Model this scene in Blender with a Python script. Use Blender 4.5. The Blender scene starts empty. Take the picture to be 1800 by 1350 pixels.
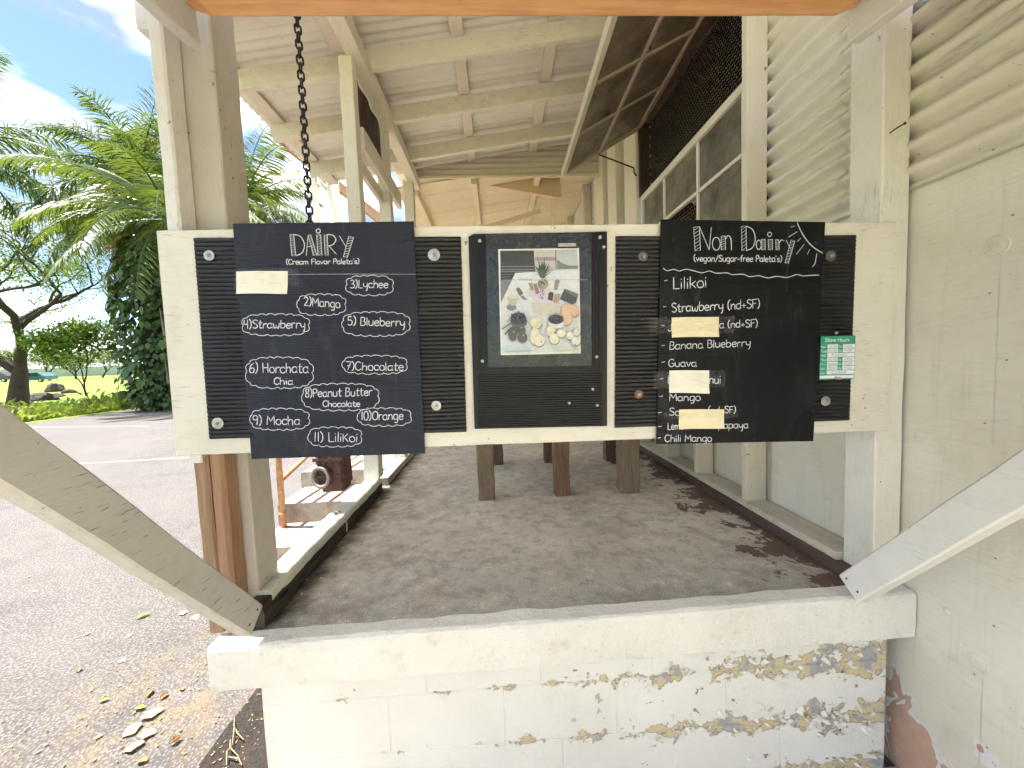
import bpy, bmesh, math, random
from mathutils import Vector, Matrix, noise as mnoise
R_ = math.radians
random.seed(7)
sc = bpy.context.scene
COL = sc.collection

# ------------------------------------------------------------------ camera
F_PX, YAW, PITCH, ROLL = 660.0, -2.36, -3.65, 2.25
CAM = Vector((0, 0, 0.9))
def _rot():
    y, p, r = R_(YAW), R_(PITCH), R_(ROLL)
    c, s = math.cos, math.sin
    Rz = Matrix(((c(y), -s(y), 0), (s(y), c(y), 0), (0, 0, 1)))
    Rx = Matrix(((1, 0, 0), (0, c(p), -s(p)), (0, s(p), c(p))))
    Ry = Matrix(((c(r), 0, s(r)), (0, 1, 0), (-s(r), 0, c(r))))
    return Rz @ Rx @ Ry
MC = _rot()
cam_d = bpy.data.cameras.new('camera'); cam = bpy.data.objects.new('camera', cam_d); COL.objects.link(cam)
cam_d.sensor_width = 36.0; cam_d.lens = F_PX / 1800 * 36.0
cam_d.clip_start = 0.02; cam_d.clip_end = 3000
M4 = (MC @ Matrix(((1, 0, 0), (0, 0, -1), (0, 1, 0)))).to_4x4()
M4.translation = CAM
cam.matrix_world = M4
sc.camera = cam

# ------------------------------------------------------------------ sky, sun, exposure
SUN_EL, SUN_AZ = 70.0, -82.0      # azimuth measured from +Y towards +X: the sun stands to the left
EXPO = 2.28
w = bpy.data.worlds.new('World'); sc.world = w; w.use_nodes = True
nt = w.node_tree; nt.nodes.clear()
sky = nt.nodes.new('ShaderNodeTexSky'); sky.sky_type = 'NISHITA'; sky.sun_disc = False
sky.sun_elevation = R_(SUN_EL); sky.sun_rotation = R_(SUN_AZ); sky.air_density = .8; sky.dust_density = .25; sky.ozone_density = 3.0
tc = nt.nodes.new('ShaderNodeTexCoord')
mp = nt.nodes.new('ShaderNodeMapping'); mp.inputs['Scale'].default_value = (1.0, 1.0, 2.3); mp.inputs['Location'].default_value = (3.1, 2.2, .7)
nz = nt.nodes.new('ShaderNodeTexNoise'); nz.inputs['Scale'].default_value = 2.3; nz.inputs['Detail'].default_value = 5; nz.inputs['Roughness'].default_value = .58; nz.inputs['Distortion'].default_value = .4
rp = nt.nodes.new('ShaderNodeValToRGB'); rp.color_ramp.elements[0].position = .405; rp.color_ramp.elements[1].position = .575
mx = nt.nodes.new('ShaderNodeMix'); mx.data_type = 'RGBA'
nz2 = nt.nodes.new('ShaderNodeTexNoise'); nz2.inputs['Scale'].default_value = 4.5; nz2.inputs['Detail'].default_value = 4
rp2 = nt.nodes.new('ShaderNodeValToRGB'); rp2.color_ramp.elements[0].position = .40; rp2.color_ramp.elements[1].position = .70
rp2.color_ramp.elements[0].color = (.13, .14, .155, 1); rp2.color_ramp.elements[1].color = (1, .965, .90, 1)
cl = nt.nodes.new('ShaderNodeVectorMath'); cl.operation = 'SCALE'; cl.inputs['Scale'].default_value = 15.5
nt.links.new(mp.outputs['Vector'], nz2.inputs['Vector']); nt.links.new(nz2.outputs['Fac'], rp2.inputs['Fac']); nt.links.new(rp2.outputs['Color'], cl.inputs[0]); nt.links.new(cl.outputs['Vector'], mx.inputs['B'])
bg = nt.nodes.new('ShaderNodeBackground'); bg.inputs['Strength'].default_value = .072
out = nt.nodes.new('ShaderNodeOutputWorld')
w.cycles.sampling_method = 'MANUAL'; w.cycles.sample_map_resolution = 512
nt.links.new(tc.outputs['Generated'], mp.inputs['Vector']); nt.links.new(mp.outputs['Vector'], nz.inputs['Vector'])
nt.links.new(nz.outputs['Fac'], rp.inputs['Fac']); nt.links.new(rp.outputs['Color'], mx.inputs['Factor'])
nt.links.new(sky.outputs['Color'], mx.inputs['A']); nt.links.new(mx.outputs['Result'], bg.inputs['Color'])
nt.links.new(bg.outputs['Background'], out.inputs['Surface'])
sun_d = bpy.data.lights.new('sun', 'SUN'); sun_d.energy = 4.2; sun_d.angle = R_(.53); sun_d.color = (1.0, .93, .82)
sun = bpy.data.objects.new('sun', sun_d); COL.objects.link(sun)
sdir = Vector((math.sin(R_(SUN_AZ)) * math.cos(R_(SUN_EL)), math.cos(R_(SUN_AZ)) * math.cos(R_(SUN_EL)), math.sin(R_(SUN_EL))))
sun.rotation_euler = (-sdir).to_track_quat('-Z', 'Y').to_euler()
sun.location = sdir * 40
sc.view_settings.view_transform = 'Standard'; sc.view_settings.look = 'None'; sc.view_settings.gamma = 1
sc.view_settings.use_curve_mapping = False; sc.view_settings.exposure = EXPO
sc.cycles.max_bounces = 5; sc.cycles.diffuse_bounces = 3; sc.cycles.glossy_bounces = 2; sc.cycles.transparent_max_bounces = 10
sc.cycles.use_adaptive_sampling = True; sc.cycles.adaptive_threshold = .035; sc.cycles.adaptive_min_samples = 12; sc.cycles.use_light_tree = False
sc.cycles.use_denoising = True; sc.cycles.caustics_reflective = False; sc.cycles.caustics_refractive = False

# a measured point: the ray through a place in the photograph, cut with a real plane of the building
def ray(px, py): return MC @ Vector(((px - 900) / F_PX, 1, -(py - 675) / F_PX))
def at(px, py, ax, v):
    d = ray(px, py); t = (v - CAM[ax]) / d[ax]; return CAM + d * t
def onY(px, py, v): return at(px, py, 1, v)
def onZ(px, py, v): return at(px, py, 2, v)

# ------------------------------------------------------------------ node helper and materials
class NT:
    def __init__(s, name):
        s.m = bpy.data.materials.new(name); s.m.use_nodes = True; s.t = s.m.node_tree
        s.b = s.t.nodes['Principled BSDF']; s.out = s.t.nodes['Material Output']
        s.geo = s.t.nodes.new('ShaderNodeNewGeometry'); s.tcn = s.t.nodes.new('ShaderNodeTexCoord')
        s.pos = s.geo.outputs['Position']
    def link(s, a, b): s.t.links.new(a, b)
    def put(s, sock, v):
        if hasattr(v, 'is_output') or isinstance(v, bpy.types.NodeSocket): s.link(v, sock)
        else: sock.default_value = v
    def mapping(s, vec, scale=(1, 1, 1), loc=(0, 0, 0), rot=(0, 0, 0)):
        n = s.t.nodes.new('ShaderNodeMapping'); n.inputs['Scale'].default_value = scale; n.inputs['Location'].default_value = loc; n.inputs['Rotation'].default_value = rot
        s.link(vec, n.inputs['Vector']); return n.outputs['Vector']
    def noise(s, vec, scale, detail=4, rough=.55, dist=0.0):
        n = s.t.nodes.new('ShaderNodeTexNoise'); n.inputs['Scale'].default_value = scale; n.inputs['Detail'].default_value = min(detail, 2 + .35 * max(0, detail - 2))
        n.inputs['Roughness'].default_value = rough; n.inputs['Distortion'].default_value = dist
        s.link(vec, n.inputs['Vector']); return n.outputs['Fac']
    def voro(s, vec, scale, feature='F1', rnd=1.0):
        n = s.t.nodes.new('ShaderNodeTexVoronoi'); n.feature = feature; n.inputs['Scale'].default_value = scale; n.inputs['Randomness'].default_value = rnd
        s.link(vec, n.inputs['Vector']); return n.outputs['Distance'], (n.outputs['Color'] if 'Color' in n.outputs else None)
    def ramp(s, fac, a, b, ca=(0, 0, 0, 1), cb=(1, 1, 1, 1), interp='LINEAR'):
        n = s.t.nodes.new('ShaderNodeValToRGB'); e = n.color_ramp.elements; n.color_ramp.interpolation = interp
        e[0].position = a; e[1].position = b; e[0].color = ca; e[1].color = cb; s.put(n.inputs['Fac'], fac); return n.outputs['Color']
    def mix(s, f, a, b, mode='MIX'):
        n = s.t.nodes.new('ShaderNodeMix'); n.data_type = 'RGBA'; n.blend_type = mode
        s.put(n.inputs['Factor'], f)
        for k, v in (('A', a), ('B', b)):
            if isinstance(v, tuple) and len(v) == 3: v = (*v, 1)
            s.put(n.inputs[k], v)
        return n.outputs['Result']
    def math(s, op, a, b=0.0, clamp=False):
        n = s.t.nodes.new('ShaderNodeMath'); n.operation = op; n.use_clamp = clamp
        s.put(n.inputs[0], a); s.put(n.inputs[1], b); return n.outputs[0]
    def sep(s, vec):
        n = s.t.nodes.new('ShaderNodeSeparateXYZ'); s.link(vec, n.inputs[0]); return n.outputs
    def maprange(s, v, a, b, c=0.0, d=1.0, clamp=True):
        n = s.t.nodes.new('ShaderNodeMapRange'); n.clamp = clamp
        s.put(n.inputs[0], v)
        for i, q in enumerate((a, b, c, d)): n.inputs[i + 1].default_value = q
        return n.outputs[0]
    def bump(s, h, strength=.3, dist=.005, normal=None):
        n = s.t.nodes.new('ShaderNodeBump'); n.inputs['Strength'].default_value = strength; n.inputs['Distance'].default_value = dist
        s.link(h, n.inputs['Height'])
        if normal is not None: s.link(normal, n.inputs['Normal'])
        return n.outputs['Normal']
    def done(s, col, rough=.6, normal=None, spec=.4):
        if isinstance(col, tuple) and len(col) == 3: col = (*col, 1)
        s.put(s.b.inputs['Base Color'], col); s.put(s.b.inputs['Roughness'], rough)
        s.b.inputs['Specular IOR Level'].default_value = spec
        if normal is not None: s.link(normal, s.b.inputs['Normal'])
        return s.m
def mul(c, k): return tuple(min(1, x * k) for x in c)
MATS = {}
AX = {'x': (1, 14, 14), 'y': (14, 1, 14), 'z': (14, 14, 1)}

def paint(key, col, ax='z', crack=.35, grime=.35, rough=.55, under=(.16, .11, .07), spots=.62):
    """aged oil paint on timber: grain relief, hairline cracks, rubbed and dirty places, small holes"""
    k = (key, ax)
    if k in MATS: return MATS[k]
    n = NT('painted_' + key + '_' + ax)
    g = n.mapping(n.pos, AX[ax])
    grain = n.noise(g, 9, 5, .65, .6)
    big = n.noise(n.pos, 1.7, 4, .6)
    mid = n.noise(n.pos, 11, 5, .65)
    c = n.mix(n.ramp(big, .3, .75), mul(col, .93), mul(col, 1.03))
    c = n.mix(n.math('MULTIPLY', n.ramp(mid, .5, .8), grime), c, tuple(a * b for a, b in zip(col, (.74, .70, .62))))
    c = n.mix(n.math('MULTIPLY', n.ramp(grain, .46, .68), .22), c, mul(col, .80))
    fine = n.noise(n.mapping(n.pos, tuple(v * .55 for v in AX[ax])), 30, 4, .6, .3)
    ck = n.math('MULTIPLY', n.ramp(fine, .63, .68), n.ramp(n.noise(n.pos, 4, 4, .6), .47, .58))
    c = n.mix(n.math('MULTIPLY', ck, crack), c, under)
    sp = n.ramp(n.noise(n.pos, 42, 2, .5), spots + .09, spots + .12)
    sp = n.math('MULTIPLY', sp, n.ramp(n.noise(n.mapping(n.pos, loc=(3, 5, 1)), 3.1, 2), .5, .6))
    c = n.mix(n.math('MULTIPLY', sp, .75), c, (.07, .055, .04))
    h = n.math('ADD', n.math('MULTIPLY', grain, .6), n.math('MULTIPLY', n.noise(n.pos, 60, 3), .4))
    h = n.math('SUBTRACT', h, n.math('MULTIPLY', ck, .6))
    nrm = n.bump(h, .6, .0026)
    MATS[k] = n.done(c, n.maprange(mid, .2, .8, rough - .08, rough + .15), nrm, .35)
    return MATS[k]
CREAM = (.76, .68, .545)
WHITE = (.76, .735, .66)
GREYW = (.54, .50, .435)
TANW = (.80, .68, .48)

def wood(key, c1, c2, ax='x', rough=.6, scale=7, dark=.5):
    k = ('w' + key, ax)
    if k in MATS: return MATS[k]
    n = NT('bare_' + key + '_' + ax)
    g = n.mapping(n.pos, AX[ax])
    g1 = n.noise(g, scale, 6, .6, .45)
    g2 = n.noise(g, scale * 5, 3, .6, .4)
    c = n.mix(n.ramp(g1, .32, .68), c1, c2)
    c = n.mix(n.math('MULTIPLY', n.ramp(g2, .55, .75), dark), c, mul(c1, .45))
    st = n.noise(n.pos, 2.6, 4, .6)
    c = n.mix(n.math('MULTIPLY', n.ramp(st, .55, .75), .35), c, mul(c1, .5))
    kn = n.voro(n.mapping(n.pos, tuple(max(1, v * .25) for v in AX[ax])), 2.2)[0]
    c = n.mix(n.math('MULTIPLY', n.ramp(kn, .05, .10, (1, 1, 1, 1), (0, 0, 0, 1)), .8), c, mul(c1, .25))
    nrm = n.bump(n.math('ADD', g1, n.math('MULTIPLY', g2, .6)), .4, .003)
    MATS[k] = n.done(c, rough, nrm, .3); return MATS[k]

def plain(key, col, rough=.5, metal=0.0, var=.15, sc_=20, bump=.1, spec=.4, dist=.002):
    if key in MATS: return MATS[key]
    n = NT(key); v = n.noise(n.pos, sc_, 4, .6)
    c = n.mix(n.ramp(v, .3, .7), mul(col, 1 - var), mul(col, 1 + var))
    n.b.inputs['Metallic'].default_value = metal
    MATS[key] = n.done(c, rough, n.bump(v, bump, dist) if bump else None, spec); return MATS[key]

def leafmat(key, c1, c2, trans=.35, rough=.45):
    if key in MATS: return MATS[key]
    n = NT(key)
    rnd = n.geo.outputs['Random Per Island']
    v = n.noise(n.pos, .8, 3, .6)
    f = n.math('ADD', n.math('MULTIPLY', rnd, .7), n.math('MULTIPLY', v, .4), True)
    c = n.mix(f, c1, c2)
    n.done(c, rough, None, .4)
    tr = n.t.nodes.new('ShaderNodeBsdfTranslucent'); n.put(tr.inputs['Color'], n.mix(.5, c, (.25, .32, .03)))
    ms = n.t.nodes.new('ShaderNodeMixShader'); ms.inputs[0].default_value = trans
    n.link(n.b.outputs[0], ms.inputs[1]); n.link(tr.outputs[0], ms.inputs[2]); n.link(ms.outputs[0], n.out.inputs['Surface'])
    MATS[key] = n.m; return n.m

# ------------------------------------------------------------------ mesh helper
ROOT = {}
class MB:
    def __init__(s): s.v = []; s.f = []; s.mi = []; s.cur = 0; s.col = []; s.c = (1, 1, 1)
    def add(s, vs, fs):
        o = len(s.v); s.v += [tuple(p) for p in vs]; s.f += [tuple(i + o for i in f) for f in fs]; s.mi += [s.cur] * len(fs); s.col += [s.c] * len(vs)
        return s
    def box(s, x0, x1, y0, y1, z0, z1, ch=.003):
        return s.bar(((x0 + x1) / 2, y0, (z0 + z1) / 2), ((x0 + x1) / 2, y1, (z0 + z1) / 2), abs(x1 - x0), abs(z1 - z0), (0, 0, 1), ch=ch)
    def bar(s, p0, p1, wd, ht, up=(0, 0, 1), seg=1, jit=0.0, ch=.003):
        """chamfered timber from p0 to p1, wd across, ht along 'up', its edges a little uneven"""
        p0 = Vector(p0); p1 = Vector(p1); d = (p1 - p0).normalized(); up = Vector(up)
        sd = d.cross(up).normalized(); u = sd.cross(d).normalized()
        a, b = wd / 2, ht / 2; c = min(ch, a * .45, b * .45)
        ring = [(-a + c, -b), (a - c, -b), (a, -b + c), (a, b - c), (a - c, b), (-a + c, b), (-a, b - c), (-a, -b + c)]
        vs = []
        for i in range(seg + 1):
            q = p0.lerp(p1, i / seg)
            ox, oy = (random.uniform(-jit, jit), random.uniform(-jit, jit)) if 0 < i < seg else (0, 0)
            for x, y in ring:
                vs.append(q + sd * (x + ox + random.uniform(-jit, jit) * .5) + u * (y + oy + random.uniform(-jit, jit) * .5))
        fs = []
        for i in range(seg):
            for k in range(8): fs.append((i * 8 + k, i * 8 + (k + 1) % 8, i * 8 + 8 + (k + 1) % 8, i * 8 + 8 + k))
        fs.append(tuple(range(7, -1, -1))); fs.append(tuple(seg * 8 + k for k in range(8)))
        return s.add(vs, fs)
    def tube(s, pts, r, n=8, cap=True, closed=False):
        pts = [Vector(p) for p in pts]; m = len(pts); vs = []; fs = []
        rs = r if isinstance(r, (list, tuple)) else [r] * m
        prev = None
        for i, p in enumerate(pts):
            a = pts[(i - 1) % m] if (i > 0 or closed) else p; b = pts[(i + 1) % m] if (i < m - 1 or closed) else p
            d = (b - a).normalized()
            if prev is None:
                ref = Vector((0, 0, 1)) if abs(d.z) < .9 else Vector((1, 0, 0)); prev = d.cross(ref).normalized()
            sd = (prev - d * prev.dot(d)).normalized(); prev = sd; u = d.cross(sd)
            for k in range(n):
                t = 2 * math.pi * k / n; vs.append(p + (sd * math.cos(t) + u * math.sin(t)) * rs[i])
        q = m if closed else m - 1
        for i in range(q):
            j = (i + 1) % m
            for k in range(n): fs.append((i * n + k, i * n + (k + 1) % n, j * n + (k + 1) % n, j * n + k))
        if cap and not closed: fs.append(tuple(range(n - 1, -1, -1))); fs.append(tuple((m - 1) * n + k for k in range(n)))
        return s.add(vs, fs)
    def lathe(s, prof, base, axis=(0, 0, 1), n=16, cap=True):
        """profile of (radius, height) turned about an axis through base"""
        ax = Vector(axis).normalized(); ref = Vector((0, 0, 1)) if abs(ax.z) < .9 else Vector((1, 0, 0)); sd = ax.cross(ref).normalized(); u = ax.cross(sd)
        vs = []; fs = []; base = Vector(base)
        for r, h in prof:
            for k in range(n):
                t = 2 * math.pi * k / n; vs.append(base + ax * h + (sd * math.cos(t) + u * math.sin(t)) * r)
        for i in range(len(prof) - 1):
            for k in range(n): fs.append((i * n + k, i * n + (k + 1) % n, (i + 1) * n + (k + 1) % n, (i + 1) * n + k))
        if cap: fs.append(tuple(range(n - 1, -1, -1))); fs.append(tuple((len(prof) - 1) * n + k for k in range(n)))
        return s.add(vs, fs)
    def prism(s, poly, d):
        """polygon (list of points) pushed along d"""
        n = len(poly); d = Vector(d); vs = [Vector(p) for p in poly] + [Vector(p) + d for p in poly]
        fs = [tuple(range(n)), tuple(range(2 * n - 1, n - 1, -1))] + [(i + n, (i + 1) % n + n, (i + 1) % n, i) for i in range(n)]
        return s.add(vs, fs)
    def grid(s, fn, nu, nv):
        vs = [fn(i / nu, j / nv) for j in range(nv + 1) for i in range(nu + 1)]
        fs = [(j * (nu + 1) + i, j * (nu + 1) + i + 1, (j + 1) * (nu + 1) + i + 1, (j + 1) * (nu + 1) + i) for j in range(nv) for i in range(nu)]
        return s.add(vs, fs)
    def build(s, name, mats, parent=None, smooth=False, kind=None, color=False):
        off = ROOT.get(parent.name, Vector((0, 0, 0))) if parent else Vector((0, 0, 0))
        if parent and parent.name not in ROOT and parent.parent: off = ROOT.get(parent.parent.name, off)
        me = bpy.data.meshes.new(name)
        me.from_pydata([(p[0] - off.x, p[1] - off.y, p[2] - off.z) for p in s.v], [], s.f)
        if not isinstance(mats, (list, tuple)): mats = [mats]
        for m in mats: me.materials.append(m)
        if len(mats) > 1:
            me.polygons.foreach_set('material_index', s.mi)
        if color:
            ca = me.color_attributes.new('Col', 'FLOAT_COLOR', 'POINT')
            for i, c in enumerate(s.col): ca.data[i].color = (*c, 1)
        if smooth: me.polygons.foreach_set('use_smooth', [True] * len(me.polygons))
        bm = bmesh.new(); bm.from_mesh(me); bmesh.ops.recalc_face_normals(bm, faces=bm.faces); bm.to_mesh(me); bm.free()
        me.update()
        o = bpy.data.objects.new(name, me); COL.objects.link(o)
        if parent: o.parent = parent
        if kind: o['kind'] = kind
        return o
def tag(o, label=None, cat=None, group=None, kind=None):
    if label: o['label'] = label
    if cat: o['category'] = cat
    if group: o['group'] = group
    if kind: o['kind'] = kind
    return o
def thing(name, label, cat, loc, group=None):
    o = bpy.data.objects.new(name, None); COL.objects.link(o); o.location = loc; o.empty_display_size = .1
    ROOT[o.name] = Vector(loc); return tag(o, label, cat, group)
def inst(name, me, loc=(0, 0, 0), rot=(0, 0, 0), scale=(1, 1, 1), parent=None):
    o = bpy.data.objects.new(name, me); COL.objects.link(o); o.parent = parent
    off = ROOT.get(parent.name, Vector((0, 0, 0))) if parent else Vector((0, 0, 0))
    if parent and parent.name not in ROOT and parent.parent: off = ROOT.get(parent.parent.name, off)
    o.location = Vector(loc) - off; o.rotation_euler = rot; o.scale = scale; return o
def mesh_of(mb, name, mats, smooth=False):
    o = mb.build(name, mats, None, smooth); me = o.data; bpy.data.objects.remove(o); return me
# ================================================================== the setting
GZ = -.70
def m_asphalt():
    n = NT('asphalt'); p = n.pos
    f = n.noise(p, 95, 3, .6); a = n.voro(p, 78)[0]; big = n.noise(p, .55, 5, .6); mid = n.noise(p, 3.2, 5, .6)
    c = n.mix(n.ramp(a, .15, .6), (.185, .175, .177), (.07, .066, .068))
    c = n.mix(n.math('MULTIPLY', n.ramp(big, .35, .7), .55), c, (.13, .122, .122))
    c = n.mix(n.math('MULTIPLY', n.ramp(mid, .5, .75), .4), c, (.055, .051, .051))
    st = n.ramp(n.noise(n.mapping(p, loc=(4, 2, 0)), 260, 2), .70, .74)
    c = n.mix(n.math('MULTIPLY', st, .7), c, (.42, .38, .33))
    x, y, z = n.sep(p)
    # yellow-brown moss and dust that has gathered beside the ledge
    d = n.t.nodes.new('ShaderNodeVectorMath'); d.operation = 'DISTANCE'; n.link(p, d.inputs[0]); d.inputs[1].default_value = (-1.62, 1.72, GZ)
    near = n.maprange(d.outputs['Value'], .15, .75, 1, 0)
    mo = n.math('MULTIPLY', near, n.ramp(n.noise(p, 5.5, 6, .65), .42, .62))
    c = n.mix(n.math('MULTIPLY', mo, .5), c, (.20, .155, .085))
    # coarse patch by the building; the near ground's lower brightness is painted in
    d2 = n.t.nodes.new('ShaderNodeVectorMath'); d2.operation = 'DISTANCE'; n.link(p, d2.inputs[0]); d2.inputs[1].default_value = (-1.4, .6, GZ)
    old = n.math('MULTIPLY', n.maprange(d2.outputs['Value'], .7, 2.6, 1, 0), n.ramp(n.noise(n.mapping(p, loc=(7, 1, 0)), 1.1, 5, .6), .30, .62))
    c = n.mix(n.math('MULTIPLY', old, .5), c, n.mix(n.ramp(a, .12, .5), (.15, .14, .138), (.018, .017, .018)))
    h = n.math('ADD', n.math('MULTIPLY', a, -1.0), n.math('MULTIPLY', f, .8))
    return n.done(c, .85, n.bump(h, .8, .005), .25)
def m_soil():
    n = NT('damp_soil'); f = n.noise(n.pos, 60, 5, .7); g = n.noise(n.pos, 8, 4)
    c = n.mix(n.ramp(f, .35, .7), (.009, .008, .008), (.035, .028, .023)); c = n.mix(n.math('MULTIPLY', n.ramp(g, .55, .75), .5), c, (.075, .05, .032))
    return n.done(c, .8, n.bump(f, 1, .012), .3)
def m_lawn():
    n = NT('lawn'); f = n.noise(n.pos, 1.3, 6, .7); g = n.noise(n.pos, .12, 4)
    c = n.mix(n.ramp(f, .3, .7), (.085, .15, .022), (.17, .24, .045)); c = n.mix(n.math('MULTIPLY', n.ramp(g, .4, .7), .5), c, (.22, .26, .06))
    return n.done(c, .9, n.bump(f, 1, .08), .2)
def m_floor():
    n = NT('worn_concrete_floor'); p = n.pos; x, y, z = n.sep(p)
    big = n.noise(p, 1.6, 6, .6); mid = n.noise(p, 6, 7, .68, .5); fine = n.noise(p, 110, 3, .7); sp = n.noise(p, 260, 7, .85)
    c = n.mix(n.ramp(big, .3, .7), (.56, .50, .39), (.80, .73, .585))
    c = n.mix(n.math('MULTIPLY', n.ramp(mid, .46, .68), .55), c, (.66, .61, .52))
    # bare aggregate near the front edge
    front = n.math('MULTIPLY', n.maprange(y, 1.3, 1.75, 1, 0), n.ramp(big, .25, .5))
    ag = n.mix(n.ramp(sp, .45, .62), (.19, .185, .18), (.72, .69, .64))
    c = n.mix(n.math('MULTIPLY', front, .85), c, ag)
    lp = n.math('ADD', n.maprange(x, -.9, .1, .12, 0), n.noise(n.mapping(p, loc=(2, 7, 0)), 4.2, 7, .7, .6))
    c = n.mix(n.math('MULTIPLY', n.ramp(lp, .60, .66), .4), c, n.mix(fine, (.26, .175, .14), (.40, .28, .235)))
    gr = n.ramp(n.noise(n.mapping(p, loc=(8, 1, 0)), 2.3, 6, .65, .3), .5, .72)
    c = n.mix(n.math('MULTIPLY', gr, .3), c, (.22, .19, .155))
    st = n.ramp(n.noise(n.mapping(p, loc=(1, 9, 0)), 46, 3, .6), .70, .73)
    c = n.mix(n.math('MULTIPLY', st, .65), c, (.64, .59, .50))
    c = n.mix(n.math('MULTIPLY', n.ramp(fine, .42, .6), .25), c, n.mix(n.ramp(sp, .4, .6), (.10, .095, .088), (.60, .56, .50)))
    # scuffs and mottling, and darker colour towards the left kerb and the foot of the wall
    mt = n.noise(n.mapping(p, loc=(6, 4, 0)), 13, 8, .75); c = n.mix(n.math('MULTIPLY', n.ramp(mt, .50, .60), .38), c, (.22, .19, .155)); c = n.mix(n.math('MULTIPLY', n.ramp(mt, .36, .43, (1, 1, 1, 1), (0, 0, 0, 1)), .5), c, (.80, .75, .63))
    # remains of brown floor paint: along the wall and in patches to the left
    edge = n.math('ADD', n.math('ADD', n.maprange(x, .85, 1.34, -.09, .27), n.math('MULTIPLY', mid, 1.0)), n.math('MULTIPLY', n.math('SUBTRACT', .5, mt), .55))
    pr_ = n.ramp(edge, .66, .69)
    br = n.mix(n.noise(p, 14, 4), (.10, .06, .043), (.165, .105, .078))
    c = n.mix(n.math('MULTIPLY', pr_, .92), c, br)
    kerb_dark = n.math('ADD', n.maprange(x, -.84, -.62, .5, 0), n.math('MULTIPLY', n.noise(p, 9, 6, .7), .6))
    c = n.mix(n.math('MULTIPLY', n.ramp(kerb_dark, .55, .8), .85), c, (.035, .03, .026))
    wall_dark = n.math('ADD', n.maprange(x, 1.22, 1.315, 0, .4), n.math('MULTIPLY', n.noise(p, 14, 6, .7), .5))
    c = n.mix(n.math('MULTIPLY', n.ramp(wall_dark, .55, .75), .6), c, (.06, .042, .034))
    h = n.math('ADD', n.math('MULTIPLY', fine, .7), n.math('MULTIPLY', mid, 1.2))
    return n.done(c, n.maprange(mid, .3, .7, .62, .9), n.bump(h, .55, .004), .3)
def m_stucco():
    n = NT('painted_ledge'); p = n.pos; f = n.noise(p, 38, 5, .65); b = n.noise(p, 3, 5, .6); x, y, z = n.sep(p)
    c = n.mix(n.ramp(b, .3, .7), (.70, .68, .62), (.79, .77, .715))
    d = n.math('MULTIPLY', n.ramp(n.noise(p, 9, 6, .7), .57, .75), .5)
    c = n.mix(d, c, (.48, .45, .38))
    k = n.ramp(n.noise(n.mapping(p, (1, 3, 5)), 55, 3), .70, .73)
    c = n.mix(n.math('MULTIPLY', k, .5), c, (.12, .10, .07))
    mo = n.math('MULTIPLY', n.maprange(x, -.95, -.70, 1, 0), n.ramp(n.noise(p, 22, 5, .7), .5, .66))
    mo = n.math('MULTIPLY', mo, n.maprange(z, -.03, .0, 0, 1))
    c = n.mix(n.math('MULTIPLY', mo, .8), c, (.05, .065, .02))
    return n.done(c, .7, n.bump(n.math('ADD', f, n.math('MULTIPLY', n.noise(p, 7, 3), 1.2)), 1.0, .008), .35)
def m_block():
    """white paint over ochre over bare grey block, flaked off along the joints towards the right"""
    n = NT('flaking_block_paint'); p = n.pos; x, y, z = n.sep(p)
    q = n.mapping(p, (1, 1, 1.25)); a = n.noise(q, 9.5, 10, .7, .25); b = n.noise(n.mapping(p, loc=(5, 3, 2)), 13, 7, .65, .2)
    band = n.math('MULTIPLY', n.math('PINGPONG', n.math('ADD', z, .257 + .0), .105), 9.5)      # 0 at each bed joint
    near = n.math('SUBTRACT', .175, n.math('MULTIPLY', band, .32))
    amt = n.math('ADD', n.math('ADD', a, near), n.maprange(x, -.35, 1.35, -.155, .06))
    m1 = n.ramp(amt, .625, .632)
    m2 = n.ramp(n.math('ADD', n.math('MULTIPLY', amt, .55), n.math('MULTIPLY', b, .5)), .648, .658)
    c = n.mix(n.ramp(n.noise(p, 2.4, 5), .3, .7), (.70, .685, .635), (.79, .775, .735))
    halo = n.ramp(amt, .575, .63)
    c = n.mix(n.math('MULTIPLY', halo, .7), c, (.68, .57, .37))
    och = n.mix(n.noise(p, 30, 4), (.54, .43, .25), (.68, .58, .40))
    c = n.mix(m1, c, och)
    gr = n.mix(n.noise(p, 60, 4), (.30, .30, .31), (.45, .45, .455))
    c = n.mix(n.math('MULTIPLY', m2, m1), c, gr)
    tq = n.math('MULTIPLY', m1, n.ramp(n.noise(n.mapping(p, loc=(9, 2, 4)), 18, 4), .62, .66))
    c = n.mix(n.math('MULTIPLY', tq, .7), c, (.30, .42, .44))
    rs = n.math('MULTIPLY', n.ramp(n.noise(n.mapping(p, loc=(2, 2, 8)), 24, 5, .6), .67, .71), n.maprange(x, .0, .5, 0, 1))
    c = n.mix(n.math('MULTIPLY', rs, .75), c, (.13, .07, .03))
    h = n.math('SUBTRACT', n.math('MULTIPLY', n.noise(p, 45, 5, .65), .5), n.math('MULTIPLY', m1, 1.1))
    h = n.math('ADD', h, n.math('MULTIPLY', n.math('MULTIPLY', n.ramp(amt, .60, .624), n.math('SUBTRACT', 1.0, m1)), .6))
    return n.done(c, .72, n.bump(h, 1.0, .006), .3)
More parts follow.
